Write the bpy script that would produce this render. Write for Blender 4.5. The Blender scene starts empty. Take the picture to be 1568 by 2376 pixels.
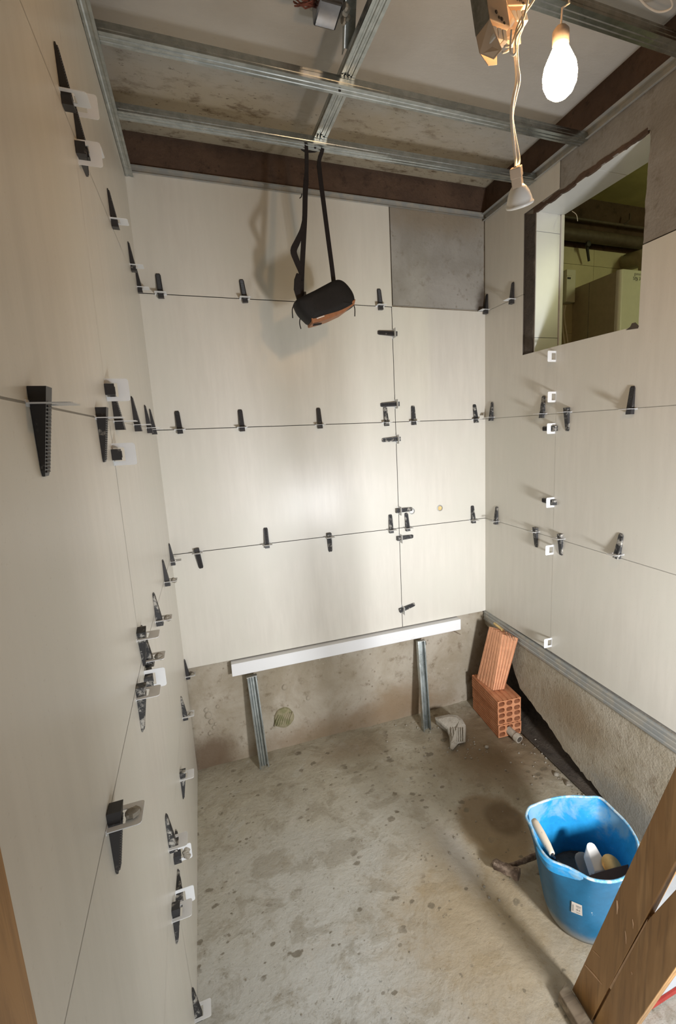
import bpy, bmesh, math, random
from mathutils import Vector as V, Matrix, noise
random.seed(7)
D = bpy.data
SC = bpy.context.scene
COL = SC.collection

# ------------------------------------------------------------------ camera
CAM = V((0.2173, -2.4092, 1.7451)); YAW, PIT, ROL, FPX, CXP = 0.3457, -0.1720, -0.0415, 1071.71, 94.70
W, H = 1568, 2376
fw = V((math.sin(YAW)*math.cos(PIT), math.cos(YAW)*math.cos(PIT), math.sin(PIT)))
rt0 = V((math.cos(YAW), -math.sin(YAW), 0)); up0 = rt0.cross(fw)
RT = math.cos(ROL)*rt0 + math.sin(ROL)*up0
UP = -math.sin(ROL)*rt0 + math.cos(ROL)*up0
cd = D.cameras.new('camera'); cam = D.objects.new('camera', cd); COL.objects.link(cam)
cd.sensor_fit = 'VERTICAL'; cd.sensor_height = 24; cd.lens = FPX/H*24
cd.shift_x = -CXP/H; cd.clip_start = 0.02
m = Matrix((RT, UP, -fw)).transposed().to_4x4(); m.translation = CAM
cam.matrix_world = m
SC.camera = cam

# ------------------------------------------------------------------ world, key light, exposure
SC.view_settings.view_transform = 'Standard'; SC.view_settings.look = 'None'
SC.view_settings.gamma = 1; SC.view_settings.use_curve_mapping = False
SC.view_settings.exposure = -0.10
wd = D.worlds.new('world'); SC.world = wd; wd.use_nodes = True
bg = wd.node_tree.nodes['Background']; bg.inputs[0].default_value = (1.0, 0.93, 0.82, 1); bg.inputs[1].default_value = 0.10

def area(name, loc, target, sx, sy, power, col, spread=180):
    l = D.lights.new(name, 'AREA'); l.shape = 'RECTANGLE'; l.size = sx; l.size_y = sy; l.energy = power; l.color = col
    l.spread = math.radians(spread); o = D.objects.new(name, l); COL.objects.link(o); o.location = loc
    o.rotation_euler = (V(target)-V(loc)).to_track_quat('-Z', 'Y').to_euler(); return o
# daylight that falls in through the doorway behind the photographer, low and to the right
area('doorway_daylight', (1.30, -2.78, 0.98), (1.52, 0, 1.00), 0.20, 0.24, 31, (0.97, 0.98, 1.0), 112)
# added soft fill, low behind the camera, for left wall and near floor
area('corridor_fill', (0.80, -2.75, 0.70), (0.35, -1.2, 0.2), 0.8, 0.8, 7, (0.94, 0.975, 1.0), 150)
BULB = 150.0

# ------------------------------------------------------------------ back-projection of measured points onto real planes
def ray(u, v): return fw + RT*((u-W/2-CXP)/FPX) - UP*((v-H/2)/FPX)
def PX(u, v, x): d = ray(u, v); return CAM + d*((x-CAM.x)/d.x)
def PY(u, v, y=0.0): d = ray(u, v); return CAM + d*((y-CAM.y)/d.y)
def PZ(u, v, z=0.0): d = ray(u, v); return CAM + d*((z-CAM.z)/d.z)
LA, RA, WR = -0.0152, 0.0087, 1.7809          # the side walls are slightly out of square
def xl(y): return LA*y
def xr(y): return WR + RA*y
def PL(u, v, off=0.0): d = ray(u, v); t = (LA*CAM.y-CAM.x+off)/(d.x-LA*d.y); return CAM + d*t
def PR(u, v, off=0.0): d = ray(u, v); t = (WR+RA*CAM.y-CAM.x+off)/(d.x-RA*d.y); return CAM + d*t

# ------------------------------------------------------------------ material helpers
class NT:
    def __init__(s, name):
        s.m = D.materials.new(name); s.m.use_nodes = True; s.t = s.m.node_tree; s.n = s.t.nodes
        s.b = s.n['Principled BSDF']; s.out = s.n['Material Output']; s._co = None
    def link(s, a, b): s.t.links.new(a, b)
    def co(s, scale=(1, 1, 1), rot=(0, 0, 0), loc=(0, 0, 0)):
        g = s.n.new('ShaderNodeNewGeometry'); mp = s.n.new('ShaderNodeMapping')
        mp.inputs['Scale'].default_value = scale; mp.inputs['Rotation'].default_value = rot; mp.inputs['Location'].default_value = loc
        s.link(g.outputs['Position'], mp.inputs['Vector']); return mp.outputs[0]
    def oco(s, scale=(1, 1, 1)):
        g = s.n.new('ShaderNodeTexCoord'); mp = s.n.new('ShaderNodeMapping'); mp.inputs['Scale'].default_value = scale
        s.link(g.outputs['Object'], mp.inputs['Vector']); return mp.outputs[0]
    def noise(s, co, scale, detail=6, rough=.6, dist=0.0):
        n = s.n.new('ShaderNodeTexNoise'); n.inputs['Scale'].default_value = scale; n.inputs['Detail'].default_value = detail
        n.inputs['Roughness'].default_value = rough; n.inputs['Distortion'].default_value = dist
        s.link(co, n.inputs['Vector']); return n.outputs['Fac']
    def voro(s, co, scale, feat='F1', out='Distance'):
        n = s.n.new('ShaderNodeTexVoronoi'); n.feature = feat; n.inputs['Scale'].default_value = scale
        s.link(co, n.inputs['Vector']); return n.outputs[out]
    def ramp(s, fac, a, b, lo=0.0, hi=1.0):
        n = s.n.new('ShaderNodeMapRange'); n.inputs['From Min'].default_value = a; n.inputs['From Max'].default_value = b
        n.inputs['To Min'].default_value = lo; n.inputs['To Max'].default_value = hi; n.interpolation_type = 'SMOOTHSTEP'
        s.link(fac, n.inputs['Value']); return n.outputs[0]
    def math(s, op, a, b=None, clamp=False):
        n = s.n.new('ShaderNodeMath'); n.operation = op; n.use_clamp = clamp
        for i, x in enumerate((a, b)):
            if x is None: continue
            if isinstance(x, (int, float)): n.inputs[i].default_value = x
            else: s.link(x, n.inputs[i])
        return n.outputs[0]
    def mix(s, fac, a, b):
        n = s.n.new('ShaderNodeMix'); n.data_type = 'RGBA'
        for k, x in (('Factor', fac), ('A', a), ('B', b)):
            i = [q for q in n.inputs if q.name == k and (k == 'Factor' and q.type == 'VALUE' or k != 'Factor' and q.type == 'RGBA')][0]
            if isinstance(x, (int, float)): i.default_value = x
            elif isinstance(x, tuple): i.default_value = (*x, 1)[:4]
            else: s.link(x, i)
        return [q for q in n.outputs if q.type == 'RGBA'][0]
    def dist_to(s, p, sc=(1, 1, 1)):
        "distance from a point in the place, stretched by sc"
        g = s.n.new('ShaderNodeNewGeometry'); a = s.n.new('ShaderNodeVectorMath'); a.operation = 'SUBTRACT'
        s.link(g.outputs['Position'], a.inputs[0]); a.inputs[1].default_value = p
        b = s.n.new('ShaderNodeVectorMath'); b.operation = 'MULTIPLY'; s.link(a.outputs[0], b.inputs[0]); b.inputs[1].default_value = sc
        c = s.n.new('ShaderNodeVectorMath'); c.operation = 'LENGTH'; s.link(b.outputs[0], c.inputs[0]); return c.outputs['Value']
    def z(s, ax='Z'):
        g = s.n.new('ShaderNodeNewGeometry'); x = s.n.new('ShaderNodeSeparateXYZ'); s.link(g.outputs['Position'], x.inputs[0]); return x.outputs[ax]
    def bump(s, h, strength=.3, dist=.01):
        n = s.n.new('ShaderNodeBump'); n.inputs['Strength'].default_value = strength; n.inputs['Distance'].default_value = dist
        s.link(h, n.inputs['Height']); s.link(n.outputs[0], s.b.inputs['Normal'])
    def col(s, c):
        if isinstance(c, tuple): s.b.inputs['Base Color'].default_value = (*c, 1)
        else: s.link(c, s.b.inputs['Base Color'])
    def rough(s, r):
        if isinstance(r, (int, float)): s.b.inputs['Roughness'].default_value = r
        else: s.link(r, s.b.inputs['Roughness'])

def plain(name, c, rough=.6, metal=0.0, var=.12, scale=30, bump=0.0):
    t = NT(name); n = t.noise(t.oco(), scale)
    t.col(t.mix(t.ramp(n, .3, .7), tuple(x*(1-var) for x in c), tuple(min(1, x*(1+var)) for x in c)))
    t.rough(rough); t.b.inputs['Metallic'].default_value = metal
    if bump: t.bump(n, bump, .004)
    return t.m
M = {}
# large satin porcelain wall tile
t = NT('porcelain_tile'); n1 = t.noise(t.co((9, 9, 1.2)), 3, 4); n2 = t.noise(t.co(), 2.2, 3); n3 = t.noise(t.co(), 160, 2)
c = t.mix(t.ramp(n1, .3, .7), (.60, .568, .50), (.65, .617, .545)); c = t.mix(t.ramp(n2, .35, .7), c, (.61, .59, .515))
c = t.mix(t.ramp(n3, .66, .74, 0, .25), c, (.42, .36, .28)); t.col(c)
t.rough(t.ramp(n2, .3, .7, .50, .56)); t.b.inputs['Specular IOR Level'].default_value = 1.0
t.b.inputs['Coat Weight'].default_value = .5; t.b.inputs['Coat Roughness'].default_value = .27; M['tile'] = t.m
t = NT('joint_shadow_gap'); t.col((.035, .028, .022)); t.rough(.9); M['joint'] = t.m
M['tile_edge'] = plain('tile_body', (.07, .056, .042), .9)
# cement render, back wall and generic
def cement(name, c0, c1, dark, bump=.5, damp=None, sc=1.0):
    t = NT(name); a = t.noise(t.co(), 3.5*sc, 8, .62, .4); b = t.noise(t.co(), 14*sc, 8, .7); d = t.noise(t.co(), 70*sc, 4, .6)
    c = t.mix(t.ramp(a, .32, .68), c0, c1); c = t.mix(t.ramp(b, .52, .72, 0, .75), c, dark)
    c = t.mix(t.ramp(b, .25, .36, .7, 0), c, tuple(min(1, x*1.45) for x in c1))
    v = t.voro(t.co(), 26*sc); c = t.mix(t.math('MULTIPLY', t.ramp(v, .08, .2, .6, 0), t.ramp(a, .45, .6)), c, dark)
    if damp:
        for (p, s_, r0, r1, dc, am) in damp:
            dd = t.math('ADD', t.dist_to(p, s_), t.math('MULTIPLY', t.math('SUBTRACT', b, .5), r1*.9))
            c = t.mix(t.ramp(dd, r0, r1, am, 0), c, dc)
    t.col(c); t.rough(t.ramp(b, .3, .7, .75, .92))
    t.bump(t.math('ADD', t.math('MULTIPLY', b, .7), t.math('MULTIPLY', d, .35)), bump, .012)
    return t
t = cement('cement_back', (.285, .24, .17), (.42, .375, .305), (.15, .11, .065), .5,
    [((0.9, 0, 0.02), (.55, 1, 3.2), .1, .55, (.20, .135, .075), .75), ((0.08, 0, 0.05), (1.8, 1, 1.6), .1, .32, (.13, .085, .05), .9),
     ((1.2, 0, .12), (1, 1, 2), .05, .35, (.24, .16, .09), .6)])
M['cement_back'] = t.m
M['cement_grey'] = cement('cement_grey', (.23, .21, .18), (.30, .285, .26), (.15, .125, .095), .35).m
M['cement_patch'] = cement('cement_patch', (.25, .235, .205), (.34, .325, .295), (.17, .145, .11), .4,
    [((1.79, 0, 2.42), (1.6, 1, .8), .06, .13, (.07, .05, .035), .9), ((1.5, 0, 2.87), (.6, 1, 2.2), .05, .35, (.24, .19, .125), .7)]).m
M['cement_right'] = cement('cement_right', (.33, .28, .20), (.42, .37, .29), (.20, .15, .095), .7,
    [((1.77, -.75, .33), (1, 1.2, 2.2), .05, .4, (.24, .165, .09), .7), ((1.77, -1.15, .06), (1, 1.1, 2.5), .1, .45, (.23, .23, .215), .8)], 1.6).m
M['raw_brown'] = cement('raw_masonry_brown', (.070, .040, .025), (.115, .068, .042), (.03, .017, .011), .8).m
M['mortar_grey'] = cement('mortar_grey', (.30, .265, .21), (.40, .365, .305), (.19, .155, .11), .8, None, 3).m
M['cavity'] = cement('broken_masonry', (.055, .043, .034), (.10, .08, .06), (.025, .018, .013), 1.0, None, 2).m
# ceiling plaster with stains toward the back wall
t = NT('ceiling_plaster'); a = t.noise(t.co(), 2.6, 6, .6, .3); b = t.noise(t.co((1, 2.2, 1)), 11, 8, .7); sp = t.noise(t.co((1, 1.6, 1)), 42, 5, .7)
yb = t.math('ADD', t.z('Y'), t.math('MULTIPLY', t.math('SUBTRACT', a, .5), .7))
zone = t.ramp(yb, -.62, -.18)
c = t.mix(t.ramp(a, .3, .7), (.52, .50, .46), (.60, .58, .54)); c = t.mix(zone, c, (.42, .36, .26))
c = t.mix(t.math('MULTIPLY', t.ramp(b, .5, .68), t.ramp(yb, -.55, -.1)), c, (.15, .105, .06))
c = t.mix(t.math('MULTIPLY', t.ramp(sp, .60, .70), t.ramp(yb, -.6, -.25)), c, (.09, .065, .04))
dd = t.math('ADD', t.dist_to((1.5, -1.75, 3.04), (1, 1, 1)), t.math('MULTIPLY', a, .25)); c = t.mix(t.math('MULTIPLY', t.ramp(dd, .5, .62, 1, 0), t.ramp(b, .4, .62)), c, (.2, .13, .08))
t.col(c); t.rough(.88); t.bump(b, .25, .01); M['ceil'] = t.m
# floor: old cement screed, stains, damp brown patch
t = NT('floor_screed'); a = t.noise(t.co(), 2.4, 8, .6, .3); b = t.noise(t.co(), 9, 8, .65); d = t.noise(t.co(), 60, 4)
c = t.mix(t.ramp(a, .3, .7), (.33, .295, .215), (.42, .385, .30))
g = t.ramp(t.math('ADD', t.dist_to((.45, -1.9, 0), (.9, .75, 1)), t.math('MULTIPLY', t.math('SUBTRACT', a, .5), .8)), .45, 1.35, 1, 0)
c = t.mix(g, c, (.53, .53, .495)); c = t.mix(t.ramp(b, .55, .70, 0, .5), c, (.29, .245, .165))  # paler near the door: partly less dirt, partly light put into the colour
c = t.mix(t.ramp(b, .30, .44, .6, 0), c, (.50, .47, .41))
f3 = t.noise(t.co((1, 1, 1), (0, 0, 0), (3, 1, 0)), 32, 7, .72); c = t.mix(t.ramp(f3, .56, .68, 0, .55), c, (.21, .18, .125)); c = t.mix(t.ramp(f3, .30, .42, .5, 0), c, (.47, .45, .40))
f4 = t.noise(t.co((1, 1.15, 1), (0, 0, .4), (7, 3, 0)), 6.5, 8, .68, .5); c = t.mix(t.ramp(f4, .50, .60, 0, .42), c, (.235, .20, .135)); c = t.mix(t.ramp(f4, .34, .44, .35, 0), c, (.47, .46, .41))
f5 = t.noise(t.co((1, 1, 1), (0, 0, 0), (1, 9, 0)), 75, 5, .75); c = t.mix(t.ramp(f5, .60, .68, 0, .6), c, (.17, .145, .10))
def blob(c, p, sc, r0, r1, cc, am, wob=.5):
    dd = t.math('ADD', t.dist_to(p, sc), t.math('MULTIPLY', t.math('SUBTRACT', b, .5), wob*r1)); return t.mix(t.ramp(dd, r0, r1, am, 0), c, cc)
c = blob(c, (1.26, -.87, 0), (1.05, .85, 1), .135, .185, (.215, .155, .085), .85)       # damp patch in front of the hollow
c = blob(c, (1.32, -.85, 0), (1.1, .9, 1), .075, .11, (.125, .085, .045), .75)
c = blob(c, (1.60, -.42, 0), (.9, .9, 1), .14, .45, (.19, .13, .07), .85)
c = blob(c, (1.0, -1.25, 0), (.9, .75, 1), .10, .48, (.36, .265, .14), .75, .8)  # ochre dirt tint, also carrying the oak board's painted shadow band
c = blob(c, (.80, -.15, 0), (.8, 2.0, 1), .02, .3, (.24, .17, .10), .5, .8)
c = blob(c, (.73, -1.52, 0), (1.3, 1, 1), .03, .06, (.25, .235, .20), .7, .8)
c = blob(c, (1.03, -.95, 0), (2.2, .8, 1), .02, .20, (.50, .49, .46), .6, 1.0)
for k, (vs, th) in enumerate(((11, .17), (21, .14))):                                 # drips and footprints of mortar
    v = t.voro(t.co((1, 1.5, 1), (0, 0, .5*k), (.3*k, .2, 0)), vs); e = t.math('ADD', v, t.math('MULTIPLY', t.math('SUBTRACT', b, .46), 1.1)); e = t.math('ADD', e, t.math('MULTIPLY', t.math('SUBTRACT', d, .5), .25))
    c = t.mix(t.math('MULTIPLY', t.ramp(e, th-.03, th+.05, .75, 0), t.ramp(a, .42, .55)), c, (.145, .12, .08))
sp = t.noise(t.co((1, 1, 1)), 38, 6, .75)
near = t.ramp(t.math('ADD', t.dist_to((.52, -1.38, 0), (1, .9, 1)), t.math('MULTIPLY', a, .3)), .12, .42, 1, 0)
c = t.mix(t.math('MULTIPLY', t.ramp(sp, .60, .66), near), c, (.09, .085, .07))
t.col(c); t.rough(t.ramp(b, .3, .7, .62, .88)); t.bump(t.math('ADD', t.math('ADD', t.math('MULTIPLY', b, .8), t.math('MULTIPLY', f4, .8)), t.math('MULTIPLY', d, .35)), .5, .012); M['floor'] = t.m
# metals, plastics
t = NT('galvanised_steel'); n = t.noise(t.co((1, 1, 1)), 35, 5); n2 = t.noise(t.co(), 6, 4)
t.col(t.mix(t.ramp(n, .35, .65), (.37, .40, .395), (.47, .50, .49))); t.b.inputs['Metallic'].default_value = 1
t.rough(t.ramp(n2, .3, .7, .24, .36)); M['steel'] = t.m
t = NT('dusty_steel'); n = t.noise(t.co(), 22, 6); t.col(t.mix(t.ramp(n, .4, .62), (.36, .37, .36), (.44, .42, .37))); t.b.inputs['Metallic'].default_value = .45; t.rough(.5); M['steel_dusty'] = t.m
def dusty(name, c, dust, lo, hi, rough=.45, sc=40):
    t = NT(name); n = t.noise(t.co(), sc, 6, .7); t.col(t.mix(t.ramp(n, lo, hi), c, dust)); t.rough(t.ramp(n, lo, hi, rough, .8)); return t.m
M['black'] = dusty('black_plastic', (.025, .023, .024), (.26, .235, .20), .60, .74, .42)
M['black_dusty'] = dusty('black_plastic_with_mortar', (.03, .03, .032), (.40, .38, .34), .50, .62, .5)
t = NT('clip_plastic'); t.col((.93, .94, .95)); t.rough(.4); t.b.inputs['Alpha'].default_value = 1
tr = t.n.new('ShaderNodeBsdfTranslucent'); tr.inputs[0].default_value = (.8, .82, .83, 1); mx = t.n.new('ShaderNodeMixShader'); mx.inputs[0].default_value = .22
tp = t.n.new('ShaderNodeBsdfTransparent'); m2 = t.n.new('ShaderNodeMixShader'); m2.inputs[0].default_value = .06
t.link(t.b.outputs[0], mx.inputs[1]); t.link(tr.outputs[0], mx.inputs[2]); t.link(mx.outputs[0], m2.inputs[1]); t.link(tp.outputs[0], m2.inputs[2]); t.link(m2.outputs[0], t.out.inputs[0]); M['clip'] = t.m
t = NT('terracotta'); n = t.noise(t.oco(), 18, 6); n2 = t.noise(t.oco((1, 1, 1)), 90, 3)
t.col(t.mix(t.ramp(n, .3, .7), (.47, .185, .082), (.58, .26, .13))); t.rough(.85); t.bump(n2, .25, .003); M['brick'] = t.m
M['brick_pale'] = plain('terracotta_pale', (.68, .335, .185), .85, 0, .1, 30, .2)
def bucketmat(name, base, low, amt):
    t = NT(name); a = t.noise(t.co(), 8, 8, .65, .4); b = t.noise(t.co(), 30, 6, .7)
    top = t.ramp(t.z('Z'), .14, .34, 0, .16)
    f = t.ramp(t.math('ADD', a, top), amt, amt+.16, 0, .72)
    c = t.mix(t.ramp(b, .3, .7), base, tuple(min(1, x*1.25) for x in base)); c = t.mix(f, c, (.27, .42, .50)); c = t.mix(t.ramp(b, .66, .74, 0, .8), c, (.6, .62, .6))
    c = t.mix(t.ramp(t.math('ADD', t.z('Z'), t.math('MULTIPLY', a, -.08)), -.03, .02, .7, 0), c, (.35, .32, .26))
    t.col(c); t.rough(.42); return t.m
M['bucket_out'] = bucketmat('blue_rubber_outside', (.011, .115, .225), 0, .68)
M['bucket_in'] = bucketmat('blue_rubber_inside', (.018, .26, .55), 0, .56)
M['bucket_rim'] = dusty('blue_rubber_rim_with_mortar', (.12, .40, .66), (.52, .56, .55), .42, .6, .5, 25)
def wood(name, c0, c1, ax, sc=1.0, rough=.38):
    t = NT(name); s_ = [60*sc, 60*sc, 60*sc]; s_['XYZ'.index(ax)] = 3.0*sc
    a = t.noise(t.oco(tuple(s_)), 1, 5, .6, .6); s2 = [14, 14, 14]; s2['XYZ'.index(ax)] = 1.1; b = t.noise(t.oco(tuple(s2)), 1, 4, .5, 1.2)
    w = t.n.new('ShaderNodeTexWave'); w.inputs['Scale'].default_value = 3.2; w.inputs['Distortion'].default_value = 6; w.inputs['Detail'].default_value = 3
    s3 = [5, 5, 5]; s3['XYZ'.index(ax)] = .6; t.link(t.oco(tuple(s3)), w.inputs['Vector'])
    c = t.mix(t.ramp(w.outputs['Fac'], .2, .8), c0, c1); c = t.mix(t.ramp(a, .48, .62, 0, .5), c, tuple(x*.55 for x in c0)); c = t.mix(t.ramp(b, .4, .7, 0, .4), c, c1)
    t.col(c); t.rough(rough); t.bump(a, .12, .002); return t.m
M['oak'] = wood('oak_veneer', (.31, .16, .055), (.43, .24, .095), 'Z')
M['old_wood'] = wood('mortar_stained_wood', (.20, .15, .10), (.33, .27, .19), 'X', 1, .8)
M['splinter'] = plain('bare_splinter', (.62, .40, .24), .6)
M['white_paint'] = dusty('white_painted_wood', (.78, .79, .80), (.45, .40, .32), .68, .78, .5, 16)
M['fabric_black'] = plain('black_nylon', (.006, .005, .005), .75, 0, .3, 80)
M['strap'] = plain('black_webbing', (.010, .006, .006), .8, 0, .2, 120)
M['tan'] = plain('tan_leather', (.34, .135, .05), .55, 0, .12, 60)
M['white'] = plain('white_plastic', (.80, .79, .76), .4, 0, .03)
M['cream'] = plain('cream_enamel', (.76, .76, .68), .35, 0, .02)
M['cream_dark'] = plain('cream_enamel_dim', (.42, .37, .27), .5, 0, .06)  # darker copy of the cream, dimness of the boiler side put into the colour
M['reveal'] = plain('white_glazed_tile', (.70, .71, .69), .25, 0, .04, 5)
M['cord'] = plain('cream_cord', (.90, .84, .74), .5, 0, .04)
M['ink'] = plain('black_print', (.03, .03, .03), .6)
M['ink_grey'] = plain('grey_print', (.25, .24, .22), .6)
M['chrome'] = plain('dark_chrome', (.22, .23, .26), .2, .95, .1)
M['copper'] = plain('rusty_wire', (.20, .07, .05), .6, .3, .3)
M['gold'] = plain('brass', (.62, .45, .20), .4, .6, .15)
M['driver'] = plain('beige_driver_casing', (.62, .49, .37), .5, 0, .05)
M['driver_side'] = plain('grey_label_side', (.20, .20, .18), .6, 0, .3, 60)
M['paper'] = plain('printed_paper', (.62, .55, .47), .7, 0, .06)
M['red'] = plain('red_edge', (.45, .05, .04), .6)
M['handle'] = dusty('worn_pale_wood', (.64, .55, .43), (.25, .2, .15), .62, .72, .6, 60)
M['foam'] = dusty('plaster_float_foam', (.78, .77, .73), (.45, .36, .27), .6, .75, .8, 25)
M['dark_tool'] = dusty('dark_rubber', (.05, .035, .035), (.2, .14, .11), .6, .75, .8)
M['iron'] = dusty('rusty_iron', (.10, .065, .045), (.27, .20, .145), .42, .62, .7, 30)
M['white_wall'] = plain('white_sheet', (.74, .78, .82), .5, 0, .06, 12)
M['util_wall'] = plain('utility_tile', (.62, .58, .40), .4, 0, .08, 6)
M['util_ceil'] = plain('utility_ceiling', (.66, .60, .26), .8, 0, .1, 6)
M['pipe'] = plain('dark_pipe', (.10, .075, .055), .6, 0, .2)
M['pipe_grey'] = plain('dusty_plastic_pipe', (.42, .37, .30), .7, 0, .2, 40, .3)
M['hazelamp'] = plain('porcelain_socket', (.45, .40, .35), .5)
t = NT('lit_bulb_glass'); t.col((1, .9, .75)); t.b.inputs['Emission Color'].default_value = (1, .60, .28, 1); t.b.inputs['Emission Strength'].default_value = BULB; M['bulb'] = t.m
t = NT('spot_lamp_glass'); t.col((.95, .93, .88)); t.rough(.3); t.b.inputs['Specular IOR Level'].default_value = .8; M['mr16'] = t.m

# ------------------------------------------------------------------ mesh helpers
class MB:
    def __init__(s): s.v = []; s.f = []; s.mi = []; s.mats = []
    def _m(s, mat):
        if mat is None: return 0
        if mat not in s.mats: s.mats.append(mat)
        return s.mats.index(mat)
    def add(s, vs, fs, mat=None):
        o = len(s.v); k = s._m(mat); s.v += [V(x) for x in vs]; s.f += [tuple(i+o for i in f) for f in fs]; s.mi += [k]*len(fs); return s
    def box(s, lo, hi, mat=None, fr=None):
        (a, b, c), (d, e, f) = lo, hi
        vs = [(a, b, c), (d, b, c), (d, e, c), (a, e, c), (a, b, f), (d, b, f), (d, e, f), (a, e, f)]
        if fr: vs = [fr(*x) for x in vs]
        return s.add(vs, [(0, 3, 2, 1), (4, 5, 6, 7), (0, 1, 5, 4), (1, 2, 6, 5), (2, 3, 7, 6), (3, 0, 4, 7)], mat)
    def hexa(s, p, mat=None):  # eight corners, bottom ring then top ring
        return s.add(p, [(0, 3, 2, 1), (4, 5, 6, 7), (0, 1, 5, 4), (1, 2, 6, 5), (2, 3, 7, 6), (3, 0, 4, 7)], mat)
    def prism(s, poly, d, mat=None):  # polygon of 3-D points moved by the vector d
        n = len(poly); d = V(d); vs = [V(p) for p in poly]+[V(p)+d for p in poly]
        return s.add(vs, [tuple(range(n))[::-1], tuple(range(n, 2*n))]+[(i, (i+1) % n, n+(i+1) % n, n+i) for i in range(n)], mat)
    def tube(s, pts, r, mat=None, n=10, cap=True, flat=None):
        pts = [V(p) for p in pts]; rs = r if isinstance(r, (list, tuple)) else [r]*len(pts); o = []; ref = None
        for i, p in enumerate(pts):
            d = (pts[min(i+1, len(pts)-1)]-pts[max(i-1, 0)]).normalized()
            if ref is None: ref = V((0, 0, 1)) if abs(d.z) < .9 else V((1, 0, 0))
            a = (ref-d*ref.dot(d)).normalized(); b = d.cross(a); ref = a
            sx, sy = (1, 1) if flat is None else flat
            o += [p+a*math.cos(2*math.pi*k/n)*rs[i]*sx+b*math.sin(2*math.pi*k/n)*rs[i]*sy for k in range(n)]
        L = len(pts); fs = [(i*n+k, i*n+(k+1) % n, (i+1)*n+(k+1) % n, (i+1)*n+k) for i in range(L-1) for k in range(n)]
        if cap: fs += [tuple(range(n))[::-1], tuple(range((L-1)*n, L*n))]
        return s.add(o, fs, mat)
    def lathe(s, prof, o, ax, mat=None, n=24):
        o = V(o); ax = V(ax).normalized(); a = ax.orthogonal().normalized(); b = ax.cross(a); vs = []
        for (r, h) in prof: vs += [o+ax*h+a*math.cos(2*math.pi*k/n)*r+b*math.sin(2*math.pi*k/n)*r for k in range(n)]
        L = len(prof); return s.add(vs, [(i*n+k, i*n+(k+1) % n, (i+1)*n+(k+1) % n, (i+1)*n+k) for i in range(L-1) for k in range(n)]+[tuple(range(n))[::-1], tuple(range((L-1)*n, L*n))], mat)
    def loft(s, rings, mat=None, cap0=True, cap1=True):
        n = len(rings[0]); vs = [p for r in rings for p in r]; L = len(rings)
        fs = [(i*n+k, i*n+(k+1) % n, (i+1)*n+(k+1) % n, (i+1)*n+k) for i in range(L-1) for k in range(n)]
        if cap0: fs.append(tuple(range(n))[::-1])
        if cap1: fs.append(tuple(range((L-1)*n, L*n)))
        return s.add(vs, fs, mat)
    def ribbon(s, pts, side, w, th, mat=None):  # flat strap; side = width direction(s)
        pts = [V(p) for p in pts]; rings = []
        for i, p in enumerate(pts):
            d = (pts[min(i+1, len(pts)-1)]-pts[max(i-1, 0)]).normalized()
            sd = V(side[i] if isinstance(side, list) else side); sd = (sd-d*sd.dot(d)).normalized(); nn = d.cross(sd)
            ww = w[i] if isinstance(w, list) else w
            rings.append([p+sd*ww/2+nn*th/2, p-sd*ww/2+nn*th/2, p-sd*ww/2-nn*th/2, p+sd*ww/2-nn*th/2])
        return s.loft(rings, mat)
    def build(s, name, mat=None, parent=None, smooth=False, bevel=0, at=None, solid=0, label=None, subd=0):
        me = D.meshes.new(name); at = V(at) if at is not None else V((0, 0, 0))
        pl = parent_loc.get(parent.name, V((0, 0, 0))) if parent else V((0, 0, 0))
        base = pl if parent else at
        me.from_pydata([tuple(x-base) for x in s.v], [], s.f)
        ms = s.mats if s.mats else [mat]
        for k in ms: me.materials.append(M[k] if isinstance(k, str) else k)
        if s.mats: me.polygons.foreach_set('material_index', s.mi)
        bm = bmesh.new(); bm.from_mesh(me)
        if bevel or smooth == 'merge': bmesh.ops.remove_doubles(bm, verts=bm.verts, dist=1e-5)
        bmesh.ops.recalc_face_normals(bm, faces=bm.faces); bm.to_mesh(me); bm.free()
        if smooth: me.polygons.foreach_set('use_smooth', [True]*len(me.polygons))
        o = D.objects.new(name, me); COL.objects.link(o)
        if parent: o.parent = parent
        else: o.location = at
        parent_loc[o.name] = base
        if solid: q = o.modifiers.new('solid', 'SOLIDIFY'); q.thickness = solid; q.offset = 0
        if bevel: q = o.modifiers.new('bevel', 'BEVEL'); q.width = bevel; q.segments = 2; q.limit_method = 'ANGLE'; q.angle_limit = .6
        if subd: q = o.modifiers.new('sub', 'SUBSURF'); q.levels = subd; q.render_levels = subd
        if smooth and smooth != 'all':
            try: me.set_sharp_from_angle(angle=.7)
            except Exception: pass
        if label: o['label'] = label
        return o
parent_loc = {}
def thing(name, loc, label, cat, group=None):
    o = D.objects.new(name, None); o.empty_display_size = .05; COL.objects.link(o); o.location = loc; parent_loc[o.name] = V(loc)
    o['label'] = label; o['category'] = cat
    if group: o['group'] = group
    return o
def tag(o, label, cat, group=None):
    o['label'] = label; o['category'] = cat
    if group: o['group'] = group
    return o
def struct(o): o['kind'] = 'structure'; return o
def jag(a, b, n, amp, seed=0, flat=0):
    a, b = V(a), V(b); out = []
    for i in range(n+1):
        p = a.lerp(b, i/n); k = 0 if i in (0, n) else 1
        q = noise.noise_vector(p*14+V((seed, 0, 0)))+.5*noise.noise_vector(p*45+V((0, seed, 0)))
        q = V(q); q[flat] = 0; out.append(p+q*amp*k)
    return out

# ================================================================== STRUCTURE
TT = .009        # tile thickness
CZ = 3.045       # ceiling
YF = -2.0        # doorway plane
BK = .594; J = [BK, BK+.6, BK+1.2, BK+1.8, 2.880]

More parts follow.
